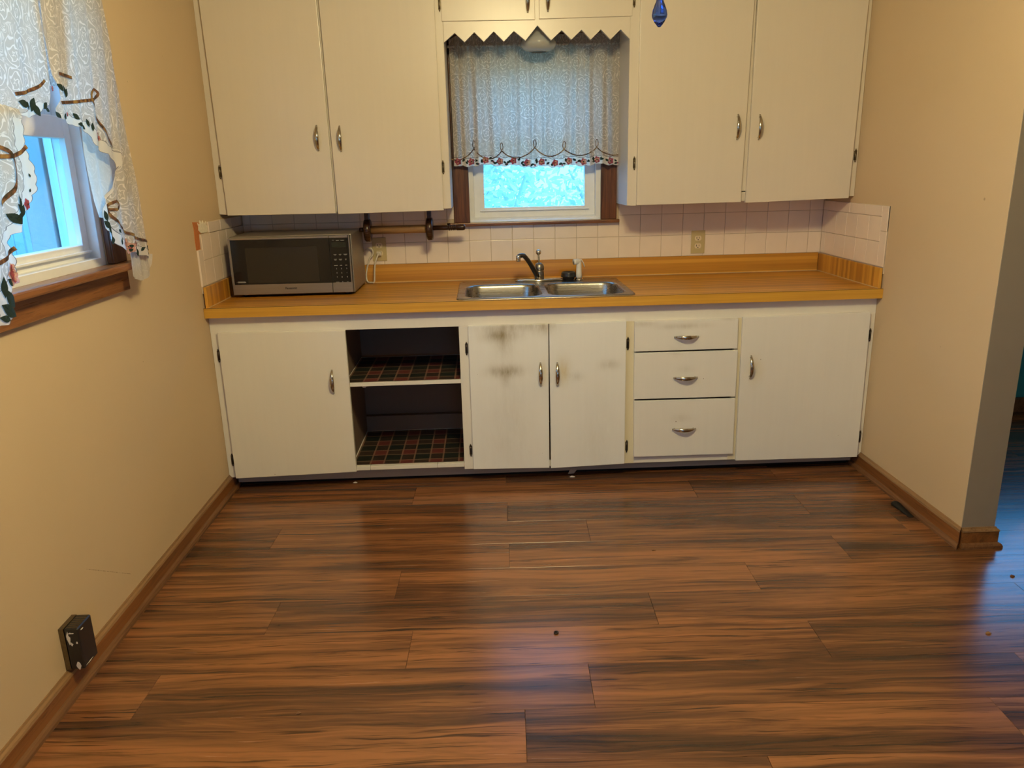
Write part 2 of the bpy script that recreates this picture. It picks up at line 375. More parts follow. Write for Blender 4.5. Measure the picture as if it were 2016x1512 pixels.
# back wall with window hole 1.135..1.805, z 1.150..1.935
HX0, HX1, HZ0, HZ1 = 1.135, 1.806, 1.140, 1.935
b = MB()
b.box(-.13, HX0, 0, WT, 0, CEIL); b.box(HX1, W+.13, 0, WT, 0, CEIL); b.box(HX0, HX1, 0, WT, 0, HZ0); b.box(HX0, HX1, 0, WT, HZ1, CEIL)
wall_back = struct('wall_back', b, M['wall'])
g = bx(0.0, W, -.0052, 0, H+HB-.03, 1.148); g.box(0.0, 1.05, -.0052, 0, 1.14, 1.30); g.box(1.89, W, -.0052, 0, 1.14, 1.30)
obj('grout_bed', g, M['grout'], wall_back)
# left wall (window 2 hole), in the plane x=0 at the cabinet, .012 further in towards the camera
LY0, LY1, LZ0, LZ1 = -3.30, -1.425, 1.135, 2.02  # opening widened out of view to let in more daylight
b = MB()
YF = -5.6
b.box(-WT, 0, LY1, 0, 0, CEIL); b.box(-WT, 0, YF, LY0, 0, CEIL); b.box(-WT, 0, LY0, LY1, 0, LZ0); b.box(-WT, 0, LY0, LY1, LZ1, CEIL)
wall_left = struct('wall_left', b, M['wall'])
g = bx(0, .0052, -.652, 0, H+HB-.03, 1.105); g.box(0, .0052, -.60, 0, 1.10, 1.168); g.box(0, .0052, -.494, 0, 1.16, 1.213)
obj('grout_bed', g, M['grout'], wall_left)
# right partition wall with its bare end
wall_right = struct('wall_right', bx(W, W+.125, YE, WT, 0, CEIL), M['wall'], bevel=.004)
obj('end_face', bx(W+.0005, W+.1245, YE-.0012, YE+.002, 0, CEIL), M['wall_end'], wall_right, label='taupe end of the partition')
obj('grout_bed', bx(W-.0052, W, -.653, 0, H+HB-.03, 1.213), M['grout'], wall_right)
# wall behind the camera with an opening added for fill light, ceiling, side room
b = MB(); b.box(-.13, 1.1, YF-WT, YF, 0, CEIL); b.box(2.1, 5.9, YF-WT, YF, 0, CEIL); b.box(1.1, 2.1, YF-WT, YF, 0, .6); b.box(1.1, 2.1, YF-WT, YF, 1.4, CEIL)
struct('wall_front', b, M['wall'])
RX = 5.6
struct('ceiling', bx(-.13, RX+.13, YF-WT, WT+.1, CEIL, CEIL+.1), M['ceil'])
struct('wall_far_right', bx(RX, RX+WT, YF, .25, 0, CEIL), M['wall'])
# teal back wall of the side room, window hole
b = MB(); b.box(W+.125, 4.0, .12, .25, 0, CEIL); b.box(5.3, RX, .12, .25, 0, CEIL); b.box(4.0, 5.3, .12, .25, 0, .72); b.box(4.0, 5.3, .12, .25, 1.4, CEIL)
struct('wall_side_room', b, M['teal'])
b = MB(); b.box(W+.125, RX, .095, .12, .0, .085); struct('baseboard_side_room', b, M['cap_dark'], bevel=.003)

# floor: sub-floor plus planks laid at the slant they have in the room
floor = struct('floor', bx(-.13, RX+.13, YF, .25, -.06, -.009), M['cap_dark'])
ANG = -math.atan(.028); PW, PLN = .1905, 1.2535
first = {-1: .02, 0: 1.277, 1: .86, 2: 1.273, 3: .338, 4: 1.268, 5: .868, 6: .476, 7: .943, 8: .22, 9: 1.278, 10: .61, 11: .95, 12: .1}
ca, sa = math.cos(ANG), math.sin(ANG)
def plank_mesh(l, wd):
    b = MB(); b.box(0, l, -wd, 0, -.009, 0); return b.mesh('plank', M['floor'], .0005)
pm = {}
for k in range(-4, 21):
    yb = -.635-PW*(k-1)       # back edge at x=0 (slanted frame)
    x = first.get(k, random.uniform(0, 1.2))
    while x > -.05: x -= PLN
    while x < RX:
        x0, x1 = max(x, -.12), min(x+PLN, RX+.1)
        if x1-x0 > .02 and not (k > 12 and x0 > 4.2):
            key = round(x1-x0, 4)
            if key not in pm: pm[key] = plank_mesh(key-.0004, PW-.0004)
            px, py = x0, yb-.028*x0
            put('plank', pm[key], (px, py, 0), (0, 0, ANG), floor)
        x += PLN

# baseboards: cap moulding, board, shoe moulding
def bb_profile(name, P0, P1, nrm, ext0=0, ext1=0, sh=.017):
    P0, P1 = Vector(P0), Vector(P1); d = (P1-P0).normalized(); n = Vector(nrm)
    def ext(prof, m, part, parent):
        b = MB()
        b.prism(prof, lambda p, s_: (P0-d*(ext0+p[0]*ext0/.02 if ext0 else 0) if s_ == 0 else P1+d*(p[0] if ext1 else 0))+n*p[0]+Vector((0, 0, p[1])), 0)
        return obj(part, b, m, parent)
    b = MB(); prof = [(0, 0), (.013, 0), (.013, .062), (0, .062)]
    b.prism(prof, lambda p, s_: (P0 if s_ == 0 else P1+d*(p[0] if ext1 else 0))+n*p[0]+Vector((0, 0, p[1])), 0)
    root = obj(name, b, M['basey'], None, .001, kind='structure')
    cap = [(0, .062), (.013, .062), (.0145, .064), (.012, .070), (.006, .074), (.004, .079), (0, .079)]
    ext(cap, M['cap'], 'cap_moulding', root)
    shoe = [(.013, 0), (.013+sh*.75, 0), (.013+sh*.72, .009), (.013+sh*.5, .016), (.013, .020)]
    ext(shoe, M['cap_dark'], 'shoe_moulding', root)
    return root
bb_profile('baseboard_left', (0, -.56, 0), (0, YF, 0), (1, 0, 0))
bb_profile('baseboard_right', (W, -.56, 0), (W, YE, 0), (-1, 0, 0), 0, 1)
e = MB()
bb_profile('baseboard_end', (W-.0005, YE, 0), (W+.1255, YE, 0), (0, -1, 0), 0, 1)

# tiles: parts of the walls, one shared mesh per size
tm = {}
def tile_mesh(a, c):
    key = (round(a, 3), round(c, 3))
    if key not in tm:
        b = MB(); b.box(-a/2+.0010, a/2-.0010, -.0082, 0, -c/2+.0010, c/2-.0010); tm[key] = b.mesh('tile', M['tile'], .0014, 2)
    return tm[key]
def tile_back(x0, x1, z0, z1): put('tile', tile_mesh(x1-x0, z1-z0), ((x0+x1)/2, random.uniform(-.0003, .0003), (z0+z1)/2), (0, 0, 0), wall_back)
def tile_left(y0, y1, z0, z1): put('tile', tile_mesh(y1-y0, z1-z0), (random.uniform(-.0003, .0003), (y0+y1)/2, (z0+z1)/2), (0, 0, PI/2), wall_left)
def tile_right(y0, y1, z0, z1): put('tile', tile_mesh(y1-y0, z1-z0), (W+random.uniform(-.0003, .0003), (y0+y1)/2, (z0+z1)/2), (0, 0, -PI/2), wall_right)
TA, TP = 1.0246, .1088; ROWS = [H+HB-.001, 1.0580, 1.1660, 1.2740]
xs_ = [.008]+[TA+TP*k for k in range(-9, 18)]+[W-.008]
for i in range(len(xs_)-1):
    x0, x1 = xs_[i], xs_[i+1]
    if x1-x0 < .012: continue
    tile_back(x0, x1, ROWS[0], ROWS[1])
    under = x1 > 1.05 and x0 < 1.89
    if under:
        a, c = max(x0, TA), min(x1, TA+8*TP)
        tile_back(x0, x1, ROWS[1], 1.132)
    else: tile_back(x0, x1, ROWS[1], ROWS[2])
    if x1 <= 1.05 or x0 >= 1.88: tile_back(x0, x1, ROWS[2], ROWS[3])
tile_back(TA, 1.061, 1.166, 1.274)
ycols = [-.60, -.491, -.382, -.273, -.164, -.055, -.009]
for fn, right in ((tile_left, False), (tile_right, True)):
    for i in range(6):
        fn(ycols[i], ycols[i+1], ROWS[0], ROWS[1]); fn(ycols[i], ycols[i+1], ROWS[1], ROWS[2])
    fn(-.654, -.60, ROWS[0], 1.105)
    if right: fn(-.654, -.60, 1.105, 1.213)
    tops = [-.60, -.447, -.294, -.141, -.009] if right else [-.494, -.341, -.188, -.035]
    for i in range(len(tops)-1): fn(tops[i], tops[i+1], ROWS[2], 1.213)
# bare patch where edge tiles came off the left wall
b = MB()
poly = [(-.655, 1.105), (-.607, 1.105), (-.604, 1.168), (-.56, 1.172), (-.555, 1.205), (-.60, 1.218), (-.66, 1.222), (-.652, 1.19), (-.657, 1.15)]
b.prism(poly, lambda p, s_: (.0016 if s_ else 0, p[0], p[1])); obj('old_adhesive', b, M['plaster_orange'], wall_left, label='orange old adhesive where edge tiles are missing')
b = MB()
poly = [(-.605, 1.185), (-.585, 1.172), (-.53, 1.170), (-.50, 1.172), (-.497, 1.195), (-.512, 1.203), (-.508, 1.216), (-.53, 1.206), (-.545, 1.222), (-.556, 1.208), (-.575, 1.224), (-.583, 1.206), (-.61, 1.216), (-.60, 1.20)]
b.prism(poly, lambda p, s_: (.004 if s_ else .001, p[0], p[1])); obj('torn_facing', b, M['plaster_white'], wall_left, label='torn white wall facing')

# ------------------------------------------------------------------ window 1 over the sink
def yframe(b, x0, x1, z0, z1, wl, wr, wb, wt, ya, yb_, m=0):
    b.box(x0, x0+wl, ya, yb_, z0, z1, m); b.box(x1-wr, x1, ya, yb_, z0, z1, m)
    b.box(x0+wl, x1-wr, ya, yb_, z0, z0+wb, m); b.box(x0+wl, x1-wr, ya, yb_, z1-wt, z1, m)
b = MB(); yframe(b, HX0, HX1, HZ0, HZ1, .028, .028, .024, .03, .012, .12)
win1 = struct('window_1', b, M['vinyl'], bevel=.002)
b = MB(); b.hexa([(HX0, -.004, 1.148), (HX1, -.004, 1.148), (HX1, .05, 1.153), (HX0, .05, 1.153), (HX0, -.004, 1.152), (HX1, -.004, 1.152), (HX1, .05, 1.172), (HX0, .05, 1.172)])
obj('sloping_sill', b, M['vinyl'], win1)
for x0, x1 in ((1.062, HX0+.006), (HX1-.006, 1.880)):
    obj('casing', bx(x0, x1, -.020, -.0005, 1.147, 2.01), M['casing'], win1, .003)
obj('casing', bx(1.062, 1.880, -.020, -.0005, 1.93, 2.02), M['casing'], win1, .003)
obj('stool', bx(1.040, 1.892, -.042, .012, 1.1315, 1.148), M['stool'], win1, .004, 2)
SX0, SX1 = HX0+.028, HX1-.028
b = MB(); yframe(b, SX0, SX1, 1.164, 1.56, .052, .052, .052, .045, .045, .075)
s1 = obj('lower_sash', b, M['vinyl'], win1, .002)
obj('lift_rail', bx(SX0+.03, SX1-.03, .034, .046, 1.198, 1.205), M['vinyl'], s1, .002)
obj('pane', bx(SX0+.052, SX1-.052, .058, .061, 1.216, 1.515), M['pane'], s1)
b = MB(); yframe(b, SX0, SX1, 1.53, 1.905, .052, .052, .045, .05, .08, .105)
s2 = obj('upper_sash', b, M['vinyl'], win1, .002)
obj('pane', bx(SX0+.052, SX1-.052, .09, .093, 1.575, 1.855), M['pane'], s2)
portal(((HX0+HX1)/2, .14, (HZ0+HZ1)/2), (-PI/2, 0, 0), HX1-HX0, HZ1-HZ0)

# ------------------------------------------------------------------ window 2 in the left wall
def xframe(b, y0, y1, z0, z1, wl, wr, wb, wt, xa, xb, m=0):
    b.box(xa, xb, y0, y0+wl, z0, z1, m); b.box(xa, xb, y1-wr, y1, z0, z1, m)
    b.box(xa, xb, y0+wl, y1-wr, z0, z0+wb, m); b.box(xa, xb, y0+wl, y1-wr, z1-wt, z1, m)
b = MB(); xframe(b, LY0, LY1, LZ0, LZ1, .03, .03, .03, .03, -.12, -.004)
win2 = struct('window_2', b, M['vinyl'], bevel=.002)
for y0, y1 in ((-1.432, -1.330), (LY0-.09, LY0+.007)):
    obj('casing', bx(.0005, .020, y0, y1, 1.14, 2.1), M['casing'], win2, .003)
obj('casing', bx(.0005, .020, LY0-.09, -1.330, 2.02, 2.11), M['casing'], win2, .003)
obj('casing_edge', bx(.0005, .026, -1.430, -1.405, 1.14, 2.05), M['casing'], win2, .003)
obj('stool', bx(-.004, .062, LY0-.12, -1.317, 1.117, 1.140), M['stool_y'], win2, .006, 2)
obj('apron', bx(.0005, .020, LY0-.10, -1.340, 1.045, 1.117), M['stool_y'], win2, .003)
b = MB(); xframe(b, LY0+.03, LY1-.03, 1.158, 1.585, .036, .036, .05, .062, -.075, -.035)
s1 = obj('lower_sash', b, M['vinyl'], win2, .002)
obj('lift_rail', bx(-.036, -.022, LY0+.04, LY1-.04, 1.182, 1.190), M['vinyl'], s1, .002)
obj('pane', bx(-.055, -.052, LY0+.066, LY1-.066, 1.208, 1.523), M['pane'], s1)
b = MB(); xframe(b, LY0+.03, LY1-.03, 1.56, 1.99, .036, .036, .05, .05, -.11, -.08)
s2 = obj('upper_sash', b, M['vinyl'], win2, .002)
obj('pane', bx(-.096, -.093, LY0+.066, LY1-.066, 1.61, 1.94), M['pane'], s2)
obj('mullion', bx(-.10, .004, -2.60, -2.54, LZ0+.02, LZ1-.02), M['vinyl'], win2, .002)  # splits off the unseen width added for daylight
# outer brick mould, seen at a slant through the glass
b = MB(); xframe(b, LY0-.02, LY1+.02, LZ0-.05, LZ1+.05, .05, .05, .05, .05, -.21, -.131)
obj('outer_trim', b, M['siding'], win2, .004)
portal((-.22, (LY0+LY1)/2, (LZ0+LZ1)/2), (0, -PI/2, 0), LZ1-LZ0, LY1-LY0)
# unseen window added behind the camera for cool fill; side room window
b = MB(); yframe(b, 1.1, 2.1, .6, 1.4, .06, .06, .06, .06, YF-.10, YF-.02)
w3 = struct('added_fill_window', b, M['vinyl'], bevel=.003)
obj('pane', bx(1.16, 2.04, YF-.06, YF-.057, .66, 1.34), M['pane'], w3)
portal((1.6, YF-.16, 1.0), (PI/2, 0, 0), 1.0, .8)
b = MB(); yframe(b, 4.0, 5.3, .72, 1.4, .05, .05, .05, .05, .15, .23)
w4 = struct('window_4', b, M['vinyl'], bevel=.003)
obj('pane', bx(4.05, 5.25, .19, .193, .77, 1.35), M['pane'], w4)
portal((4.65, .29, 1.06), (-PI/2, 0, 0), 1.3, .68)

# ------------------------------------------------------------------ outdoors
struct('ground', bx(-30, 30, -30, 30, -.7, -.6), M['lawn'])
def bush(name, label, c, rad, n, size, seed, trunk=True):
    rng = random.Random(seed); root = thing(name, label, 'shrub', (c[0], c[1], -.6), 'garden shrubs outside the windows')
    b = MB()
    for _ in range(n):
        while True:
            q = Vector((rng.uniform(-1, 1), rng.uniform(-1, 1), rng.uniform(-1, 1)))
            if .35 < q.length < 1: break
        q *= .6+.4*rng.random(); p = Vector((c[0]+q.x*rad[0], c[1]+q.y*rad[1], c[2]+q.z*rad[2]))
        d = Vector((rng.gauss(0, 1), rng.gauss(0, 1), rng.gauss(0, .7))).normalized(); e_ = d.orthogonal().normalized(); s_ = size*rng.uniform(.6, 1.3)
        b.add([p-d*s_, p+e_*s_*.4, p+d*s_, p-e_*s_*.4], [(0, 1, 2, 3)])
    obj('foliage', b, M['leafp'], root, kind='stuff')
    b = MB()
    for k in range(5):
        a = k*1.3+seed; b.tube([(c[0]+.05*math.cos(a), c[1]+.05*math.sin(a), -.6), (c[0]+rad[0]*.3*math.cos(a), c[1]+rad[1]*.3*math.sin(a), c[2]*.5), (c[0]+rad[0]*.6*math.cos(a), c[1]+rad[1]*.6*math.sin(a), c[2]+rad[2]*.3)], [.05, .035, .012], 6)
    obj('stem', b, M['trunk'], root)
bush('garden_shrub', 'pale leafy shrub seen through the pane over the sink', (1.0, 3.6, .9), (1.3, .8, 1.5), 5200, .055, 3)
bush('garden_shrub', 'pale leafy shrub beyond the sink window, right half', (3.2, 5.6, .9), (1.6, .8, 1.6), 4200, .055, 4)
fen = thing('board_fence', 'pale grey board fence outside the left window', 'fence', (-3.2, 2.0, -.6))
fm = {}
for k in range(34):
    wd = (.145, .13, .155)[k % 3]
    if wd not in fm:
        b = MB(); b.box(-.012, .012, -wd/2, wd/2, 0, 2.45); fm[wd] = b.mesh('board', M['siding'], .003)
    put('board', fm[wd], (-3.2+random.uniform(-.006, .006), -1.4+.165*k, -.6), (0, 0, 0), fen)
for z in (.0, 1.5): obj('rail', bx(-3.25, -3.213, -1.5, 4.2, z, z+.09), M['siding'], fen)

# ------------------------------------------------------------------ hardware prototypes
def handle_mesh():     # bow pull along z, standing off towards -y
    b = MB(); n = 15; L = .108; pts = []; r = []
    for i in range(n):
        s_ = i/(n-1)*2-1; pts.append((0, -.004-.024*(1-abs(s_)**2.2), s_*L/2)); k = (1-abs(s_)**2.0)
        r.append((.0034+.0060*k, .0026+.0024*k))
    b.tube(pts, r, 10)
    for s_ in (-1, 1): b.lathe([(.0042, 0), (.0042, -.006), (.002, -.011)], (0, .0005, s_*(L/2-.010)), 10, 0, 'y')
    return b.mesh('handle', M['pull'])
HANDLE = handle_mesh()
def hinge_mesh(m):
    b = MB(); b.box(-.006, .006, -.0022, 0, -.021, .021)
    b.tube([(0, -.004, -.021), (0, -.004, .021)], .0042, 8); 
    for s_ in (-1, 1): b.tube([(0, -.004, s_*.020), (0, -.004, s_*.026), (0, -.0035, s_*.031)], [.0048, .0036, .0008], 8)
    b.lathe([(.0022, 0), (.0022, -.0012)], (.0, -.0080, .008), 8, 0, 'y')
    return b.mesh('hinge', m)
HINGE, HINGE_D = hinge_mesh(M['hinge']), hinge_mesh(M['hinge_dark'])

def door(parent, name, q, yf, mat, hpos=None, hrot=0., hinges=(), th=.0175, label=None, hm=None):
    b = MB(); b.panel(q, yf, yf+th); d = obj(name, b, mat, parent, .0022, 2, label=label)
    if hpos:
        h = put('handle', HANDLE, (hpos[0], yf, hpos[1]), (0, hrot, 0), None, 'curved chrome bow handle'); h.parent = d; h.matrix_parent_inverse = Matrix.Translation(-WL[parent.name]).inverted() @ Matrix.Translation(-WL[parent.name])
    for hx, hz, hy in hinges:
        o = put('hinge', hm or HINGE, (hx, hy, hz), (0, 0, 0), None); o.parent = d
    return d
# ------------------------------------------------------------------ wall cabinets
def xz(p): return (p.x, p.z)
ZT = 2.30
def vx(pb, pt, z):  # x at height z on the line through two points
    return pb.x+(pt.x-pb.x)*(z-pb.z)/(pt.z-pb.z)
def door_q(bl, br, tl, tr, y, z1):
    a, b_, c, d = [Yp(*k, y) for k in (bl, br, tl, tr)]
    return [xz(a), xz(b_), (vx(b_, d, z1), z1), (vx(a, c, z1), z1)]
# left
cabL = thing('wall_cabinet', 'tall cream two-door wall cabinet hung over the microwave', 'cabinet', (.53, -.155, ZU))
b = MB(); b.box(.001, .018, YUF+.018, -.001, ZU, ZT); b.box(XL-.016, XL, YUF+.018, -.001, ZU, ZT); b.box(.018, XL-.016, YUF+.018, -.001, ZU+.012, ZU+.03); b.box(.018, XL-.016, -.02, -.001, ZU+.03, ZT); b.box(.018, XL-.016, YUF+.018, -.001, ZT-.018, ZT)
obj('carcass', b, M['cab'], cabL)
b = MB(); b.box(0, .045, YUF, YUF+.018, ZU, ZT); b.box(XL-.045, XL, YUF, YUF+.018, ZU, ZT); b.box(.045, XL-.045, YUF, YUF+.018, ZU, ZU+.04); b.box(.045, XL-.045, YUF, YUF+.018, ZT-.04, ZT)
b.box(.505, .555, YUF, YUF+.018, ZU+.04, ZT-.04)
obj('face_frame', b, M['cab'], cabL, .0015)
q1 = door_q((447.9, 424.7), (661.3, 420.2), (391, 0), (622, 0), YU, ZT-.02)
q2 = door_q((665.7, 421.6), (873.5, 414.3), (627, 0), (854.5, 0), YU, ZT-.02)
ha = Yp(625.5, 272, YU); hb_ = Yp(670.4, 273, YU)
h1 = Yp(432.5, 339, YUF); h2 = Yp(872.5, 329.5, YUF)
door(cabL, 'door', q1, YU, M['cab'], (ha.x, ha.z), 0, [(h1.x+.002, h1.z, YUF), (h1.x+.004, 2.2, YUF)])
door(cabL, 'door', q2, YU, M['cab'], (hb_.x, hb_.z), 0, [(h2.x, h2.z, YUF), (h2.x, 2.2, YUF)])
# right
cabR = thing('wall_cabinet', 'tall cream two-door wall cabinet right of the window', 'cabinet', (2.41, -.155, ZU))
zl, zr = Yp(1235, 404.8, YUF).z, Yp(1681.3, 386, YUF).z
b = MB(); b.panel([(XS, zl), (XS+.016, zl), (XS+.016, ZT), (XS, ZT)], YUF+.018, -.001); b.panel([(W-.017, zr), (W-.001, zr), (W-.001, ZT), (W-.017, ZT)], YUF+.018, -.001)
b.panel([(XS+.016, zl+.012), (W-.017, zr+.012), (W-.017, zr+.03), (XS+.016, zl+.03)], YUF+.018, -.001); b.box(XS+.016, W-.017, -.02, -.001, ZU+.03, ZT); b.box(XS+.016, W-.017, YUF+.018, -.001, ZT-.018, ZT)
obj('carcass', b, M['cab'], cabR)
b = MB(); b.panel([(XS, zl), (XS+.045, zl), (XS+.045, ZT), (XS, ZT)], YUF, YUF+.018); b.panel([(W-.045, zr), (W-.001, zr), (W-.001, ZT), (W-.045, ZT)], YUF, YUF+.018)
b.panel([(XS+.045, zl), (W-.045, zr), (W-.045, zr+.04), (XS+.045, zl+.04)], YUF, YUF+.018); b.box(XS+.045, W-.045, YUF, YUF+.018, ZT-.04, ZT); b.box(2.385, 2.435, YUF, YUF+.018, ZU+.045, ZT-.04)
obj('face_frame', b, M['cab'], cabR, .0015)
q3 = door_q((1253.2, 404.2), (1458.3, 397.9), (1261.5, 0), (1486, 0), YU, ZT-.02)
q4 = door_q((1467.9, 399.4), (1671, 389.9), (1493, 0), (1711, 0), YU, ZT-.02)
ha = Yp(1451.5, 250, YU); hb_ = Yp(1494.3, 250.6, YU); h1 = Yp(1248.5, 321.5, YUF); h2 = Yp(1683.6, 306, YUF)
door(cabR, 'door', q3, YU, M['cab'], (ha.x, ha.z), 0, [(h1.x, h1.z, YUF), (h1.x, 2.2, YUF)])
door(cabR, 'door', q4, YU, M['cab'], (hb_.x, hb_.z), 0, [(h2.x, h2.z, YUF), (h2.x, 2.2, YUF)])
# bridge cabinet with zigzag valance
cabM = thing('wall_cabinet', 'short cream wall cabinet with zigzag valance above the sink window', 'cabinet', (1.47, -.155, 2.03))
b = MB(); b.box(XL+.0005, XS-.0005, YUF+.018, -.001, 2.045, 2.06); b.box(XL+.0005, XL+.015, YUF+.018, -.001, 2.06, ZT); b.box(XS-.015, XS-.0005, YUF+.018, -.001, 2.06, ZT); b.box(XL+.015, XS-.015, -.02, -.001, 2.06, ZT)
obj('carcass', b, M['cab'], cabM)
A, B_ = Yp(869, 42, YUF).x, Yp(1245, 31, YUF).x
zz = [(874, 83.6), (895, 64.8), (914.5, 83), (933.6, 63.3), (952.5, 82), (972, 61.7), (992, 81.5), (1011.8, 60.8), (1034.6, 79.7), (1058, 50), (1085, 79), (1106, 59.3), (1125, 78), (1145, 58.4), (1163, 78), (1183, 57.8), (1202, 77.5), (1222, 57.8), (1239, 76)]
zz = [xz(Yp(u, v, YUF)) for u, v in zz]
top = [(x, 2.075) for x, _ in zz]
b = MB()
for i in range(len(zz)-1):
    b.hexa([(zz[i][0], YUF, zz[i][1]), (zz[i+1][0], YUF, zz[i+1][1]), (zz[i+1][0], YUF+.018, zz[i+1][1]), (zz[i][0], YUF+.018, zz[i][1]),
            (top[i][0], YUF, 2.075), (top[i+1][0], YUF, 2.075), (top[i+1][0], YUF+.018, 2.075), (top[i][0], YUF+.018, 2.075)])
bm_v = b
b2 = MB(); zz0, zz1 = zz[0], zz[-1]
b2.box(XL+.0005, zz0[0], YUF, YUF+.018, zz0[1], 2.075); b2.box(zz1[0], XS-.0005, YUF, YUF+.018, zz1[1], 2.075)
bm_v.v, n0 = bm_v.v, len(bm_v.v); bm_v.add(b2.v, b2.f)
obj('zigzag_valance', bm_v, M['cab'], cabM, label='zigzag-cut board along the cabinet bottom')
b = MB(); b.box(XL+.0005, XL+.03, YUF, YUF+.018, 2.075, ZT); b.box(XS-.03, XS-.0005, YUF, YUF+.018, 2.075, ZT); b.box(XL+.03, XS-.03, YUF, YUF+.018, ZT-.04, ZT); b.box(1.44, 1.49, YUF, YUF+.018, 2.075, ZT-.04)
obj('face_frame', b, M['cab'], cabM)
YM = YUF-.006
def mq(bl, br): a, c = Yp(*bl, YM), Yp(*br, YM); return [xz(a), xz(c), (c.x, ZT-.02), (a.x, ZT-.02)]
hl = Yp(1039, 22, YM); hr = Yp(1078.5, 20, YM)
door(cabM, 'door', mq((869.5, 42), (1053.5, 39)), YM, M['cab'], (hl.x, hl.z+.048), 0, [(Yp(865, 10, YUF).x, Yp(865, 22, YUF).z+.028, YUF)], th=.006)
door(cabM, 'door', mq((1061.5, 37.5), (1245, 31.5)), YM, M['cab'], (hr.x, hr.z+.048), 0, [(Yp(1248.5, 6, YUF).x, Yp(1248.5, 14, YUF).z+.028, YUF)], th=.006)

# ------------------------------------------------------------------ base cabinet
base = thing('base_cabinet', 'long white painted base cabinet under the wood-look worktop', 'cabinet', (1.475, -.31, 0))
ZR = .7405      # underside of the top rail
obj('top_rail', bx(.001, W-.001, YB, YB+.019, ZR, H-T-.0005), M['base'], base, .001)
for x0, x1, mt in ((.001, .040, 'base'), (1.083, 1.128, 'base'), (1.818, 1.872, 'yellowed'), (2.315, 2.350, 'yellowed'), (2.915, W-.001, 'base')):
    obj('stile', bx(x0, x1, YB, YB+.019, .066, ZR), M[mt], base, .001)
obj('stile', bx(.560, .584, YB, YB+.019, .097, ZR), M['base'], base, .001)
obj('bottom_rail', bx(1.128, W-.04, YB+.001, YB+.019, .066, .092), M['base'], base, .001)
for x0, x1 in ((1.872, 2.315),):
    obj('drawer_rail', bx(x0, x1, YB+.001, YB+.019, .092, .106), M['base'], base)
# floor boards of the open bay, with joints at the front edge
bxs = [.04, .255, .645, .925, 1.083]
bxs = [.04, .648, .958, 1.083]
for i in range(3): obj('floor_board', bx(bxs[i]+.0008, bxs[i+1]-.0008, YB, -.10, .078, .096), M['base'], base, .001)
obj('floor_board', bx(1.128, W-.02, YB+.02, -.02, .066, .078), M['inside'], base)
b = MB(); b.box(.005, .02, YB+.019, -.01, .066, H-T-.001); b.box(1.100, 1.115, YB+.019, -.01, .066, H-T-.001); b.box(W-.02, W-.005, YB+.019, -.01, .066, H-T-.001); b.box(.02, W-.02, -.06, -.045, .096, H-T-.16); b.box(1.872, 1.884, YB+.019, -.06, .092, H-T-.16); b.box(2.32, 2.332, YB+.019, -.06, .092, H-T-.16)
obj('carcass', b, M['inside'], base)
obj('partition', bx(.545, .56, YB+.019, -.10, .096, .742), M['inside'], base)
shelf = obj('shelf', bx(.561, 1.099, YB+.004, -.12, .4795, .497), M['base'], base, .001)
obj('shelf_cleat', bx(1.083, 1.0995, YB+.020, -.12, .453, .4790), M['white_pl'], base)
b = MB(); b.box(.636, .652, YB+.03, YB+.05, .466, .4790); obj('shelf_clip', b, M['white_pl'], base, .002)
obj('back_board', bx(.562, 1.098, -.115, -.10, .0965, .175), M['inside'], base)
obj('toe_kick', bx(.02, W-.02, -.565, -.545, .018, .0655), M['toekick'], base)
obj('toe_kick_base', bx(.03, W-.03, -.545, -.53, .0005, .066), M['rubber'], base)
PT = lambda u, v: xz(Yp(u, v, YBD))
hz = {k: Yp(*p, YBD) for k, p in dict(a=(655.7, 751), b=(1064, 736.5), c=(1097, 736.5), d=(1477, 722.5)).items()}
hh = lambda u, v: (lambda p: (p.x, p.z, YB))(Yp(u, v, YB))
hb2 = M['hinge_dark']
door(base, 'door', [PT(464.4, 942.3), PT(701.8, 929), PT(679, 651), PT(427, 655.5)], YBD, M['base'], (hz['a'].x, hz['a'].z), 0, [hh(431, 700), hh(458, 905)], hm=HINGE_D)
door(base, 'door', [PT(932.4, 923.8), PT(1081.6, 921.2), PT(1079.6, 637.8), PT(921, 641.9)], YBD, M['sinkdoor'], (hz['b'].x, hz['b'].z), 0, [hh(918.5, 686), hh(927, 886)], hm=HINGE_D, label='greasy-stained white door left of the pair under the sink')
door(base, 'door', [PT(1085, 922), PT(1229.3, 913), PT(1233.4, 631.9), PT(1081, 637.6)], YBD, M['sinkdoor'], (hz['c'].x, hz['c'].z), 0, [hh(1236, 676), hh(1233.5, 878)], hm=HINGE_D)
door(base, 'door', [PT(1448.3, 907), PT(1687.6, 899.8), PT(1715, 614.8), PT(1463, 624.6)], YBD, M['drawer'], (hz['d'].x, hz['d'].z), 0, [hh(1712, 659), hh(1692, 859)], hm=HINGE_D)
for q, hp in (([(1249, 692.7), (1452, 686), (1454, 627), (1249.7, 633)], (1351, 662.5)),
              ([(1247.9, 786.3), (1448, 780.7), (1453, 689.8), (1249, 695.5)], (1349, 743)),
              ([(1247.6, 899.8), (1443, 893.4), (1447.8, 784.5), (1248.4, 790)], (1346, 844))):
    hp = Yp(*hp, YBD); qq = [PT(*k) for k in q]
    d = door(base, 'drawer', qq, YBD, M['drawer'], (hp.x, hp.z), PI/2)
    xa, xb, za, zb_ = qq[0][0]+.02, qq[1][0]-.02, qq[0][1]+.012, qq[2][1]-.02
    b = MB(); b.box(xa, xa+.012, YB+.021, -.10, za, zb_); b.box(xb-.012, xb, YB+.021, -.10, za, zb_); b.box(xa, xb, YB+.021, -.10, za, za+.006)
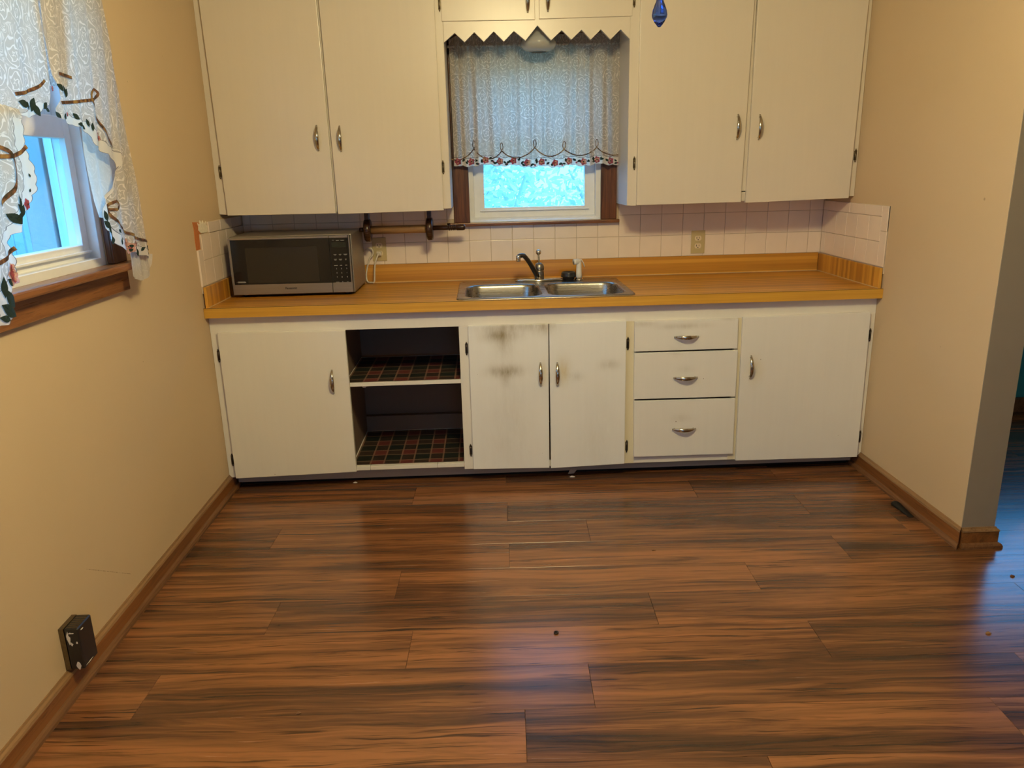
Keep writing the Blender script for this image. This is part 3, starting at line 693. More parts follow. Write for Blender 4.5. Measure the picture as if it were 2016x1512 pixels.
# shelf liners
for z, y0, lab in ((.4972, YB+.012, 'dark plaid shelf liner on the upper shelf of the open base cabinet'), (.0965, YB+.022, 'dark plaid shelf liner on the floor of the open base cabinet')):
    b = MB(); nx = 24; pts = []; fs = []
    for j in range(3):
        for i in range(nx+1):
            x = .566+(1.078-.566)*i/nx; pts.append((x, y0+(.49-.02)*j/2, z+.0008+(.0010*mnoise.noise((x*9, j, z*40))+.0012 if j == 0 else 0)))
    fs = [(j*(nx+1)+i, j*(nx+1)+i+1, (j+1)*(nx+1)+i+1, (j+1)*(nx+1)+i) for j in range(2) for i in range(nx)]
    b.add(pts, fs); tag(obj('shelf_liner', b, M['plaid']), lab, 'shelf liner')

# ------------------------------------------------------------------ countertop
ctop = thing('countertop', 'butcher-block look laminate worktop with matching low backsplash', 'countertop', (1.475, -.33, H-T))
CX0, CX1, CY0, CY1 = 1.095, 1.850, -.632, -.115      # sink cut-out
b = MB(); Z0 = H-T
b.box(.001, CX0, -DC+.004, -.001, Z0, H); b.box(CX1, W-.001, -DC+.004, -.001, Z0, H); b.box(CX0, CX1, -DC+.004, CY0, Z0, H); b.box(CX0, CX1, CY1, -.001, Z0, H)
obj('worktop', b, M['block'], ctop)
obj('edge_band', bx(.001, W-.001, -DC, -DC+.0038, Z0, H-.0012), M['edge'], ctop)
obj('edge_seam', bx(.001, W-.001, -DC+.0005, -DC+.0039, H-.0012, H+.0002), M['seam'], ctop)
obj('backsplash', bx(.020, W-.020, -.020, -.0085, H+.0002, H+HB), M['block_back'], ctop, .0015)
obj('backsplash_caulk', bx(.020, W-.020, -.0225, -.0202, H+.0002, H+.003), M['caulk'], ctop)
for x0, x1, xc in ((.0085, .020, .0215), (W-.020, W-.0085, W-.0215)):
    s_ = obj('side_splash', bx(x0, x1, -.652, -.0205, H+.0002, H+HB-.003), M['block_side'], ctop, .0015)
    obj('splash_end', bx(x0, x1, -.6555, -.6522, H+.0002, H+HB-.003), M['block_side'], ctop)
    obj('splash_caulk', bx(min(x1, xc) if xc > x1 else xc, max(x0, xc) if xc < x0 else xc, -.652, -.0205, H+.0002, H+.003), M['caulk'], ctop)

# ------------------------------------------------------------------ sink
sink = thing('sink', 'stainless steel double bowl sink set in the worktop', 'sink', (1.47, -.37, H))
def rrect(x0, x1, y0, y1, r, n=6):
    out = []
    for cx, cy, a0 in ((x1-r, y1-r, 0), (x0+r, y1-r, PI/2), (x0+r, y0+r, PI), (x1-r, y0+r, 1.5*PI)):
        for i in range(n+1): a = a0+PI/2*i/n; out.append((cx+r*math.cos(a), cy+r*math.sin(a)))
    return out
bm = bmesh.new()
ZK = H+.006
def loop(pts, z): return [bm.verts.new((x, y, z)) for x, y in pts]
def ring_edges(vs): return [bm.edges.new((vs[i], vs[(i+1) % len(vs)])) for i in range(len(vs))]
def skin(a, b): 
    n = len(a)
    for i in range(n): bm.faces.new((a[i], a[(i+1) % n], b[(i+1) % n], b[i]))
SB = (1.078, 1.866, -.648, -.100)
o3 = loop(rrect(SB[0], SB[1], SB[2], SB[3], .035), H+.0006)
o2 = loop(rrect(SB[0]+.002, SB[1]-.002, SB[2]+.002, SB[3]-.002, .034), ZK-.001)
o1 = loop(rrect(SB[0]+.008, SB[1]-.008, SB[2]+.008, SB[3]-.008, .03), ZK)
o0 = loop(rrect(SB[0]+.016, SB[1]-.016, SB[2]+.016, SB[3]-.016, .025), ZK-.002)
skin(o3, o2); skin(o2, o1); skin(o1, o0)
E_ = ring_edges(o0) if False else [bm.edges.get((o0[i], o0[(i+1) % len(o0)])) for i in range(len(o0))]
BOWLS = [(1.112, 1.462, -.612, -.232), (1.486, 1.838, -.612, -.232)]
drains = []
for (x0, x1, y0, y1) in BOWLS:
    prof = [(0, -.002, .075), (.004, -.006, .073), (.008, -.016, .07), (.014, -.08, .068), (.022, -.150, .065), (.034, -.170, .06), (.06, -.178, .055)]
    prev = None
    for k, (ins, dz, r) in enumerate(prof):
        lp = loop(rrect(x0+ins, x1-ins, y0+ins, y1-ins, r), ZK+dz)
        if prev is None: E_ += ring_edges(lp)
        else: skin(prev, lp)
        prev = lp
    bm.faces.new(prev); drains.append(((x0+x1)/2, (y0+y1)/2, ZK-.178))
bmesh.ops.triangle_fill(bm, edges=E_, use_beauty=True)
bmesh.ops.recalc_face_normals(bm, faces=bm.faces)
me = bpy.data.meshes.new('basin'); bm.to_mesh(me); bm.free(); me.materials.append(M['steel'])
for p in me.polygons: p.use_smooth = len(p.vertices) == 4
obj('basin', me, None, sink)
for d in drains:
    b = MB(); b.lathe([(.0, .003), (.02, .003), (.03, .0015), (.042, .004), (.045, .002), (.045, .0005)], d, 24); obj('drain', b, M['chrome_dull'], sink)

# faucet
FY = -.150; ZD = ZK-.0015
fb = Yp(1061, 546, FY); FX = 1.476
fau = thing('faucet', 'chrome single-lever kitchen faucet on the sink ledge', 'faucet', (FX, FY, ZD))
b = MB(); lo = [( .120*math.cos(a), .030*math.sin(a)*(1-.35*abs(math.cos(a)))) for a in [2*PI*i/40 for i in range(40)]]
rings = [(1., 0.), (1., .006), (.94, .0095), (.80, .0115), (.3, .0125), (.05, .0125)]
vs = []; fs = []
for s_, h_ in rings: vs += [(FX+x*s_, FY+y*s_, ZD+.0002+h_) for x, y in lo]
for k in range(len(rings)-1): fs += [(k*40+i, k*40+(i+1) % 40, (k+1)*40+(i+1) % 40, (k+1)*40+i) for i in range(40)]
fs.append(list(range(39, -1, -1))); fs.append(list(range(5*40, 6*40)))
b.add(vs, fs, 0, True); obj('deck_plate', b, M['chrome'], fau)
b = MB(); b.lathe([(.024, .0122), (.0235, .040), (.0225, .047), (.0235, .050), (.0235, .053)], (FX, FY, ZD), 28); obj('body', b, M['chrome_dull'], fau)
b = MB(); b.lathe([(.0232, .053), (.0245, .062), (.0240, .072), (.0200, .083), (.012, .090), (0, .0925)], (FX, FY, ZD), 28); obj('dome', b, M['chrome_dull'], fau)
tip = Yp(1031, 504, -.235)
b = MB(); P0 = Vector((FX-.010, FY-.016, ZD+.026)); P3 = Vector((tip.x, -.235, tip.z+.002)); pts = []
for i in range(14):
    s_ = i/13; q = P0.lerp(P3, s_); q.z += .012*math.sin(PI*s_)*(.2+.8*s_); pts.append(q)
ac = Yp(1020.5, 508, -.248)
pts += [P3.lerp(Vector((ac.x, -.248, ac.z+.006)), k_)+Vector((0, 0, .003*math.sin(PI*k_))) for k_ in (.35, .7, 1.)]
b.tube(pts, [.0128-.0018*min(1, i/10) for i in range(len(pts))], 14); obj('spout', b, M['spoutm'], fau)
ac = Yp(1020.5, 508, -.248)
b = MB(); b.lathe([(.0, .013), (.009, .0125), (.0115, .009), (.0118, -.002), (.0108, -.013), (.0112, -.016), (.0085, -.0165), (.0, -.0135)], (ac.x, -.248, ac.z), 22); obj('aerator', b, M['chrome'], fau)
lt = Yp(1060, 496.5, FY+.012)
b = MB(); b.tube([(FX, FY-.012, ZD+.070), (FX-.0005, FY-.004, ZD+.088), (lt.x, FY+.008, lt.z-.010), (lt.x, FY+.012, lt.z-.004)], [(.0062, .005), (.0045, .0045), (.0042, .0042), (.005, .005)], 10); lev = obj('lever', b, M['spoutm'], fau)
b = MB(); b.lathe([(0, -.0145), (.007, -.0125), (.0125, -.006), (.0142, .001), (.0118, .0085), (.006, .0125), (0, .0135)], (lt.x, FY+.012, lt.z), 18); obj('lever_knob', b, M['chrome'], lev)
# sprayer
SYy = -.145; sp = Yp(1140, 548, SYy)
spr = thing('sink_sprayer', 'white pull-out hand sprayer standing right of the faucet', 'sprayer', (sp.x, SYy, ZD))
b = MB(); b.lathe([(.022, .0004), (.021, .004), (.016, .009), (.0145, .012), (0, .012)], (sp.x, SYy, ZD), 20); obj('collar', b, M['chrome'], spr)
sh_ = Yp(1137, 516, SYy)
b = MB(); b.tube([(sp.x, SYy, ZD+.0122), (sp.x-.0005, SYy, ZD+.03), (sp.x-.001, SYy, sh_.z-.012), (sp.x-.002, SYy, sh_.z)], [.0155, .0145, .0125, .0135], 16)
b.tube([(sp.x+.006, SYy+.004, sh_.z+.001), (sp.x-.006, SYy-.002, sh_.z+.003), (sp.x-.022, SYy-.010, sh_.z+.003), (sp.x-.027, SYy-.0125, sh_.z+.0025)], [.011, .0145, .0135, .0145], 16)
body = obj('spray_head', b, M['white_pl'], spr)
b = MB(); b.tube([(sp.x-.004, SYy, sh_.z+.0125), (sp.x+.012, SYy+.003, sh_.z+.011), (sp.x+.022, SYy+.005, sh_.z-.006), (sp.x+.028, SYy+.006, sh_.z-.026)], [(.006, .003), (.0065, .003), (.006, .0028), (.005, .0022)], 10); obj('thumb_lever', b, M['white_pl'], spr)
b = MB(); b.lathe([(.0, 0), (.008, 0), (.0085, -.0015), (0, -.0015)], (sp.x-.0295, SYy-.0125, sh_.z+.0025), 14, 0, 'x'); obj('nozzle', b, M['mwcase'], spr)
# black strainer
sx_ = Yp(1119, 543, -.118)
b = MB(); b.lathe([(.0, 0), (.026, 0), (.030, .004), (.030, .010), (.038, .013), (.039, .020), (.036, .024), (.037, .028), (.034, .036), (.031, .038), (.028, .033), (0, .032)], (sx_.x, -.124, ZD+.0005), 32)
tag(obj('sink_strainer', b, M['black']), 'round black rubber sink stopper left of the white sprayer', 'sink stopper')

# ------------------------------------------------------------------ microwave
MX0, MX1, MY0, MY1, MZ0, MZ1 = .050, .604, -.392, -.045, H+.010, 1.138
mw = thing('microwave', 'silver and black countertop microwave oven at the left end of the worktop', 'microwave', ((MX0+MX1)/2, (MY0+MY1)/2, H))
obj('case', bx(MX0+.003, MX1-.001, MY0+.012, MY1, MZ0, MZ1), M['mwcase'], mw, .006, 2)
obj('front_gasket', bx(MX0+.005, MX1-.006, MY0+.006, MY0+.013, MZ0+.004, MZ1-.005), M['black'], mw)
SPLIT = MX0+.455; ZS = MZ0+.050
b = MB(); b.box(MX0, SPLIT-.001, MY0-.010, MY0+.0055, MZ0+.004, ZS); b.box(MX0, MX0+.010, MY0-.010, MY0+.0055, ZS, MZ1-.006); b.box(MX0+.010, SPLIT-.001, MY0-.010, MY0+.0055, MZ1-.016, MZ1-.006)
b.box(MX0+.010, SPLIT-.001, MY0-.006, MY0+.0055, ZS, MZ1-.016)
dr = obj('door', b, M['mwsteel'], mw, .0018)
obj('door_glass', bx(MX0+.0105, SPLIT-.0012, MY0-.0092, MY0-.0062, ZS+.0005, MZ1-.0165), M['blackgloss'], dr)
wa, wb_ = Yp(481.5, 489, MY0-.010), Yp(630, 554, MY0-.010)
obj('window', bx(wa.x, wb_.x, MY0-.0100, MY0-.0093, wb_.z, wa.z), M['mwwin'], dr)
b = MB(); b.box(SPLIT+.0005, MX1-.007, MY0-.010, MY0+.0055, MZ0+.004, ZS); b.box(MX1-.0135, MX1-.007, MY0-.010, MY0+.0055, ZS, MZ1-.006); b.box(SPLIT+.0005, MX1-.0135, MY0-.010, MY0+.0055, MZ1-.016, MZ1-.006); b.box(SPLIT+.0005, MX1-.0135, MY0-.006, MY0+.0055, ZS, MZ1-.016)
cp = obj('control_panel', b, M['mwsteel'], mw, .0015)
obj('panel_glass', bx(SPLIT+.0008, MX1-.0140, MY0-.0092, MY0-.0062, ZS+.0005, MZ1-.0165), M['blackgloss'], cp)
PX0 = SPLIT+.008; PXW = MX1-.02-PX0; PZ1 = MZ1-.024
obj('display', bx(PX0+.002, PX0+PXW-.004, MY0-.0098, MY0-.0093, PZ1-.034, PZ1-.012), M['lcd'], cp)
def text_mesh(txt, size, bold=0.0, shear=0):
    cu = bpy.data.curves.new('txt', 'FONT'); cu.body = txt; cu.size = size; cu.align_x = 'CENTER'; cu.align_y = 'CENTER'; cu.extrude = .0002; cu.offset = bold; cu.shear = shear
    ob = bpy.data.objects.new('txt', cu); me = bpy.data.meshes.new_from_object(ob); bpy.data.objects.remove(ob); bpy.data.curves.remove(cu); return me
def label_text(name, txt, size, x, z, y, m, parent, bold=0., shear=0):
    me = text_mesh(txt, size, bold, shear); me.materials.clear(); me.materials.append(m)
    o = put(name, me, (x, y, z), (PI/2, 0, 0), None); adopt(o, None); o.parent = parent; return o
b = MB(); yk = MY0-.0095
def key(x, z, w_, h_=.0016): b.box(PX0+x-w_/2, PX0+x+w_/2, yk, yk+.0003, PZ1-z-h_/2, PZ1-z+h_/2)
for zz_ in (.066, .0695):
    for x, w_ in ((.014, .014), (.037, .012), (.061, .017)): key(x, zz_, w_ if zz_ < .068 else w_*.6)
for zz_ in (.088, .092):
    for x, w_ in ((.014, .013), (.037, .014), (.061, .008)): key(x, zz_, w_ if zz_ < .09 else w_*.7)
for x, w_ in ((.014, .016), (.037, .010), (.061, .009)): key(x, .116, w_, .002)
key(.016, .192, .015); key(.016, .1955, .011); key(.062, .192, .008); key(.062, .195, .006)
key(.020, .214, .026, .0022); key(.058, .214, .020, .0022); key(.066, .233, .018, .001)
key(.010, .002, .008, .0016); key(.030, .0035, .014, .0026); key(.052, .0035, .016, .0026)
obj('key_print', b, M['mwtext'], cp, kind='stuff')
for i, tx in enumerate('123456789'):
    label_text('key_number', tx, .0085, PX0+(.016, .038, .062)[i % 3], PZ1-.131-.0195*(i//3), yk, M['mwtext'], cp, .0002)
label_text('key_number', '0', .0085, PX0+.039, PZ1-.192, yk, M['mwtext'], cp, .0002)
label_text('brand_lettering', 'Panasonic', .0135, (MX0+MX1)/2-.012, MZ0+.030, MY0-.0104, M['black'], dr, .0004)
b = MB(); zc = ZS+.012
b.tube([(MX0+.020, MY0-.0095, zc), (MX0+.030, MY0-.0095, zc+.005), (MX0+.060, MY0-.0095, zc+.0045)], .0007, 6); b.box(MX0+.027, MX0+.062, MY0-.0097, MY0-.0093, zc-.002, zc+.002)
obj('badge', b, M['mwtext'], dr)
for x in (MX0+.04, MX1-.04):
    for y in (MY0+.04, MY1-.04):
        b = MB(); b.lathe([(.012, 0), (.014, .012)], (x, y, H+.0003), 14); obj('foot', b, M['black'], mw)

# power cord from the outlet behind the microwave
# ------------------------------------------------------------------ outlets
def outlet(u0, v0, u1, v1, label, plug=False):
    a, c = Yp(u0, v0, -.0105), Yp(u1, v1, -.0105); cx, cz = (a.x+c.x)/2, (a.z+c.z)/2; hw, hh_ = .0355, (a.z-c.z)/2
    root = thing('wall_outlet', label, 'outlet', (cx, -.0085, cz))
    obj('cover_plate', bx(cx-hw, cx+hw, -.0130, -.0087, cz-hh_, cz+hh_), M['almond'], root, .002, 2)
    for s_ in (1, -1):
        zc_ = cz+s_*.0195
        b = MB(); pl = []
        for i in range(24):
            an = 2*PI*i/24; pl.append((cx+.0172*math.cos(an), zc_+max(-.0125, min(.0125, .0172*math.sin(an)))))
        b.prism(pl, lambda p, k: (p[0], -.0146 if k else -.0128, p[1])); r_ = obj('receptacle', b, M['almond_l'], root)
        b = MB(); b.box(cx-.0085, cx-.0058, -.0150, -.0147, zc_-.003, zc_+.0065); b.box(cx+.0045, cx+.0068, -.0150, -.0147, zc_-.002, zc_+.0065)
        b.lathe([(.0027, -.0150), (.0027, -.0147)], (cx, 0, zc_-.0075), 10, 0, 'y'); obj('slots', b, M['black'], r_)
    b = MB(); b.lathe([(.0026, -.0140), (.0022, -.0130)], (cx, 0, cz), 10, 0, 'y'); obj('screw', b, M['almond_l'], root)
    return cx, cz
ox, oz = outlet(733.5, 468, 760, 513.5, 'tan wall outlet with a white plug, beside the microwave')
outlet(1359.7, 454, 1388, 498.5, 'tan duplex wall outlet with both sockets empty, right of the sink')
cord = thing('power_cord', 'white power cord plugged into the outlet beside the microwave', 'cord', (ox, -.03, oz-.02))
b = MB(); b.box(ox-.011, ox+.011, -.036, -.0152, oz-.029, oz-.010); b.tube([(ox, -.034, oz-.020), (ox-.003, -.046, oz-.024)], [.007, .0045], 10); obj('plug', b, M['cordw'], cord, .003, 2)
b = MB(); pts = [(ox-.003, -.046, oz-.024), (ox-.008, -.056, oz-.034), (ox-.018, -.060, oz-.060), (ox-.024, -.060, oz-.095), (ox-.030, -.058, H+.012), (ox-.045, -.05, H+.0068), (ox-.062, -.036, H+.0068), (ox-.072, -.030, H+.02), (ox-.070, -.028, H+.06), (ox-.050, -.030, oz-.045), (ox-.036, -.030, oz-.03), (ox-.030, -.030, oz-.012), (ox-.036, -.030, oz+.004), (ox-.052, -.028, oz+.008), (ox-.075, -.028, oz-.01)]
def smooth(pts, n=6):
    P = [Vector(p) for p in pts]; out = []
    for i in range(len(P)-1):
        p0, p1, p2, p3 = P[max(i-1, 0)], P[i], P[i+1], P[min(i+2, len(P)-1)]
        for k in range(n):
            t_ = k/n; out.append(.5*((2*p1)+(p2-p0)*t_+(2*p0-5*p1+4*p2-p3)*t_*t_+(3*p1-p0-3*p2+p3)*t_**3))
    return out+[P[-1]]
b.tube(smooth(pts), .0042, 8); obj('cable', b, M['cordw'], cord)

# ------------------------------------------------------------------ paper towel holder under the left wall cabinet
TY = -.150
tz = Yp(780, 452, TY).z
tow = thing('paper_towel_holder', 'dark wooden paper towel bar under the left wall cabinet', 'towel holder', (.80, TY, ZU))
x0, x1 = Yp(724, 449, TY).x, Yp(846, 446, TY).x
obj('mounting_board', bx(x0-.03, x1+.045, TY-.03, TY+.03, ZU-.014, ZU-.0005), M['turned'], tow, .003)
for x in (x0, x1):
    b = MB(); zc_ = tz+.000
    b.lathe([(0, -.0165), (.040, -.0165), (.050, -.015), (.056, -.008), (.056, .008), (.050, .015), (.040, .0165), (0, .0165)], (x, TY, zc_), 32, 0, 'x')
    b.box(x-.010, x+.010, TY-.022, TY+.022, zc_+.03, ZU-.0142); obj('end_bracket', b, M['turned'], tow)
b = MB(); b.lathe([(0, x0+.0168), (.0195, x0+.0168), (.0195, x1-.034), (.0195, x1-.0168), (0, x1-.0168)], (0, TY, tz), 20, 0, 'x'); obj('roller', b, M['roller'], tow)
b = MB(); xe = Yp(916, 443, TY).x
b.lathe([(0, x0-.040), (.011, x0-.040), (.0115, x0-.0168), (0, x0-.0168)], (0, TY, tz+.003), 14, 0, 'x'); obj('rod', b, M['turned'], tow); b = MB()
b.lathe([(0, x1+.0168), (.0115, x1+.0168), (.0120, x1+.085), (.0125, x1+.088), (0, x1+.088)], (0, TY, tz+.003), 14, 0, 'x'); obj('rod', b, M['turned'], tow)
pf = [(0, x1+.088), (.0125, x1+.089)]
for k in range(4): a_ = x1+.094+k*.0085; pf += [(.0145, a_), (.0145, a_+.0045), (.0115, a_+.0055), (.0115, a_+.008)]
pf += [(.0145, x1+.130), (.015, xe-.012), (.013, xe-.004), (.008, xe), (0, xe)]
b = MB(); b.lathe(pf, (0, TY, tz+.003), 16, 0, 'x'); obj('finial', b, M['turned'], tow)

# ------------------------------------------------------------------ glass shade behind the valance
gc = Yp(1060, 92, -.19)
lam = thing('glass_light_shade', 'ribbed clear glass lamp shade hanging behind the zigzag valance', 'lamp shade', (gc.x, -.19, 2.045))
pr = [(.030, 2.030), (.034, 2.028), (.036, 2.012), (.046, 2.006), (.049, 1.996), (.059, 1.990), (.062, 1.980), (.071, 1.974), (.074, 1.965), (.080, 1.955), (.081, 1.944), (.077, 1.934), (.068, 1.924), (.054, 1.916), (.036, 1.912), (.034, 1.9135), (.052, 1.9185), (.066, 1.927), (.0745, 1.936), (.078, 1.945), (.0775, 1.953), (.072, 1.962), (.069, 1.971), (.060, 1.977), (.057, 1.987), (.047, 1.993), (.044, 2.004), (.034, 2.010), (.032, 2.026), (.030, 2.030)]
b = MB(); b.lathe(pr, (gc.x, -.19, 0), 40); obj('shade', b, M['glass'], lam)
b = MB(); b.lathe([(.034, 2.0445), (.034, 2.028), (.029, 2.024), (.020, 2.018), (0, 2.018)], (gc.x, -.19, 0), 24); obj('fitter', b, M['white_pl'], lam)

# ------------------------------------------------------------------ curtains
def leaf_poly(n=8): 
    return [(math.sin(PI*i/n)*.30*(1-.2*i/n), i/n-.5) for i in range(n+1)]+[(-math.sin(PI*i/n)*.30*(1-.2*i/n), i/n-.5) for i in range(n-1, 0, -1)]
def disc_poly(n=10, lob=5, am=.15): return [((.5+am*.5*math.sin(lob*a))*math.cos(a), (.5+am*.5*math.sin(lob*a))*math.sin(a)) for a in [2*PI*i/n for i in range(n)]]
def decal(b, S, c, size, rot, poly, m, off):
    ca_, sa_ = math.cos(rot), math.sin(rot); pts = [S(c[0], c[1], off)]
    for x, y in poly: pts.append(S(c[0]+(x*ca_-y*sa_)*size, c[1]+(x*sa_+y*ca_)*size, off))
    n = len(poly); b.add(pts, [(0, i+1, (i+1) % n+1) for i in range(n)], m)
def rose(b, S, c, size, m1, m2, off):
    decal(b, S, c, size, .3, disc_poly(20, 5, .16), m1, off)
    for k in range(3): a = k*2.1+c[0]*50; decal(b, S, (c[0]+.2*size*math.cos(a), c[1]+.2*size*math.sin(a)), size*.34, a, disc_poly(8), m2, off*1.6)
    decal(b, S, c, size*.2, 0, disc_poly(8), 1 if m1 != 1 else 0, off*2)
def ribbon(b, S, path, wd, off, m=0):
    P = smooth([(p[0], p[1], 0) for p in path], 5); n = len(P); vs = []
    for i, p in enumerate(P):
        d = (P[min(i+1, n-1)]-P[max(i-1, 0)]); d = Vector((d.x, d.y, 0)).normalized(); q = Vector((-d.y, d.x, 0))*wd/2
        vs += [S(p.x+q.x, p.y+q.y, off), S(p.x-q.x, p.y-q.y, off)]
    b.add(vs, [(2*i, 2*i+1, 2*i+3, 2*i+2) for i in range(n-1)], m, True)
def sheet(name, grid, uvs, band, mat, parent, label=None):
    n, m = len(grid), len(grid[0]); me = bpy.data.meshes.new(name)
    me.from_pydata([tuple(p) for r in grid for p in r], [], [(i*m+j, i*m+j+1, (i+1)*m+j+1, (i+1)*m+j) for i in range(n-1) for j in range(m-1)])
    at = me.attributes.new('band', 'FLOAT', 'POINT'); at.data.foreach_set('value', [v for r in band for v in r])
    uvl = me.uv_layers.new(name='UVMap'); fl = [q for r in uvs for q in r]
    for lp in me.loops: uvl.data[lp.index].uv = fl[lp.vertex_index]
    for p in me.polygons: p.use_smooth = True
    me.materials.append(mat); return obj(name, me, None, parent, label=label)
# --- cafe curtain over the sink window
CX_0, CX_1, CZ1 = 1.072, 1.884, 2.012
def hem_z(x):
    s_ = (x-CX_0)/(CX_1-CX_0)
    arc = abs(math.sin(PI*(x-1.092)/.138))      # broad swags between the ribbon loops
    return 1.4145+.010*math.sin(5*s_+.6)*.5+.010*(1-arc)-.006*abs(math.sin(PI*(x-1.07)/.046))+.004*math.sin(s_*9)
def fold(x, z):
    d = max(0., min(1., (1.962-z)/.55)); amp = .0035+.0135*d**.7
    w_ = x+.012*math.sin(x*21+1)+.010*d*math.sin(x*9)
    f = math.sin(w_*2*PI/.066)+.55*math.sin(w_*2*PI/.0385+1.3)+.4*math.sin(w_*2*PI/.155+.7)
    g = math.sin(x*2*PI/.017+3*math.sin(x*40))*.0022*max(0., 1-d*4)
    return -.058-.006*d+amp*f*.5+g
def SC(x, z, off=0.): return Vector((x+.004*math.sin(z*9+x*30)*max(0, 1.97-z), fold(x, z)-off, z))
cur = thing('cafe_curtain', 'white rose-lace curtain with flowered hem over the sink window', 'curtain', (1.478, -.058, 1.962))
nx, nz_ = 300, 46; grid = []; uvs = []; bnd = []
for j in range(nz_+1):
    r = []; ru = []; rb = []; v = j/nz_
    for i in range(nx+1):
        x = CX_0+(CX_1-CX_0)*i/nx; zb_ = hem_z(x); ztop = CZ1-.012*mnoise.noise((x*14, 3, 0))-.02*max(0, 1-(x-CX_0)/.05)
        z = ztop+(zb_-ztop)*v**1.0; p = SC(x, z)
        p.x += -.010*(v*(1-v))*math.sin((x-1.478)*4)
        r.append(p); ru.append((x*1.35, z)); rb.append(z-zb_)
    grid.append(r); uvs.append(ru); bnd.append(rb)
sheet('lace_panel', grid, uvs, bnd, M['lace'], cur)
b = MB(); rng = random.Random(5); x = CX_0+.02; k = 0
while x < CX_1-.012:
    zb_ = hem_z(x)
    if k % 3 == 0: rose(b, SC, (x, zb_+.021), .031, 1, 2, .0012); x += .026
    else:
        for _ in range(2): decal(b, SC, (x+rng.uniform(-.006, .006), zb_+rng.uniform(.010, .030)), rng.uniform(.014, .021), rng.uniform(-2.4, 2.4), leaf_poly(), 0, .0012)
        if rng.random() < .45: decal(b, SC, (x+.01, zb_+.012), .009, 0, disc_poly(), 1, .0012)
        x += .021
    k += 1
obj('floral_print', b, PRINTS, cur, kind='stuff', label='rose and leaf print along the hem')
b = MB(); lps = [Yp(u, v, -.06) for u, v in ((884, 312), (934, 293), (987, 297), (1052, 291), (1111, 294), (1175, 290), (1222, 303))]
for i in range(6):
    a, c = lps[i], lps[i+1]; sag = Yp((915, 962, 1018, 1080, 1140, 1200)[i], (313, 313, 311, 308, 306, 304)[i], -.06); pth = [(a.x, a.z)]
    for s_ in (.15, .35, .55, .75, .9): pth.append((a.x+(c.x-a.x)*s_, (a.z*(1-s_)+c.z*s_)+(sag.z-(a.z+c.z)/2)*math.sin(PI*s_)**.8))
    pth.append((c.x, c.z)); b = MB(); ribbon(b, SC, pth, .0052, .0014); obj('ribbon_trim', b, M['ribbon'], cur, label='brown looped ribbon trim'); b = MB()
    if 0 < i+1 < 6: ribbon(b, SC, [(c.x-.001, c.z), (c.x+.007, c.z+.014), (c.x+.004, c.z+.034), (c.x-.003, c.z+.034), (c.x-.006, c.z+.014), (c.x+.001, c.z)], .0036, .0016); obj('ribbon_trim', b, M['ribbon'], cur, label='brown looped ribbon trim')
b = MB(); b.tube([(1.064, -.052, 1.962), (1.876, -.052, 1.962)], .006, 10); obj('curtain_rod', b, M['white_pl'], cur)

# --- swag curtain on the left window: two halves hung in front of the wall
def LP(u, v, x=.085): p = Xp(u, v, x); return (p.y, p.z)
def xfold(y, z, x0, amp, fr, ph): 
    d = max(.25, min(1., (2.05-z)/.8))
    w_ = y+.02*math.sin(z*5+ph)+(2.0-z)*.05
    return x0+amp*d*(math.sin(w_*2*PI*fr+ph)+.5*math.sin(w_*2*PI*fr*1.73+ph*2))
def resample(path, n):
    P = [Vector((p[0], p[1])) for p in path]; L = [0]
    for i in range(1, len(P)): L.append(L[-1]+(P[i]-P[i-1]).length)
    out = []; k = 0
    for i in range(n):
        s_ = L[-1]*i/(n-1)
        while k < len(P)-2 and L[k+1] < s_: k += 1
        f = (s_-L[k])/max(1e-9, L[k+1]-L[k]); out.append(P[k].lerp(P[k+1], f))
    return out
def ruled(name, A, B, parent, mat, x0, amp, fr, ph, n=90, m=44, scal=None, label=None, hemA=True):
    A = [LP(u, v, x0) for u, v in A]; B = [LP(u, v, x0) for u, v in B]; ra, rb = resample(A, n), resample(B, n)
    grid = []; uvs = []; bnd = []
    for i in range(n):
        r = []; ru = []; rbd = []
        a = ra[i].copy(); bq = rb[i]; L = (bq-a).length
        if scal and i > scal[0]:
            sv = abs(math.sin(i*scal[1]))*.006; a = a+(bq-a).normalized()*(.006-sv) if L > .02 else a
        for j in range(m):
            s_ = (j/(m-1))**1.25; p = a.lerp(bq, s_); r.append(Vector((xfold(p.x, p.y, x0, amp, fr, ph), p.x, p.y))); ru.append((p.x*1.2, p.y))
            rbd.append(L*s_ if (hemA and (not scal or i > scal[0])) else 1.0)
        grid.append(r); uvs.append(ru); bnd.append(rbd)
    sheet(name, grid, uvs, bnd, mat, parent, label)
    return lambda y, z, off=0.: Vector((xfold(y, z, x0, amp, fr, ph)+off, y, z))
curR = thing('swag_curtain', 'right half of the rose-lace swag curtain on the left window', 'curtain', (.07, -1.5, 2.05), 'swag curtain halves on the left window')
curL = thing('swag_curtain', 'left half of the rose-lace swag curtain, cut by the photo edge', 'curtain', (.07, -2.0, 2.05), 'swag curtain halves on the left window')
del curR['group'], curL['group']
A1 = [(72, -60), (78, 0), (84, 60), (96, 110), (106, 150), (113, 168), (117, 195), (112, 216), (120, 236), (138, 246), (158, 251), (172, 262), (185, 285), (203, 300), (218, 312), (230, 322), (232, 334), (224, 352), (214, 378), (204, 398), (200, 412), (200, 428), (207, 452), (222, 474), (240, 490), (262, 497), (280, 504), (297, 509)]
B1 = [(188, -60), (200, 0), (214, 80), (230, 160), (245, 240), (258, 320), (272, 400), (287, 470), (297, 507)]
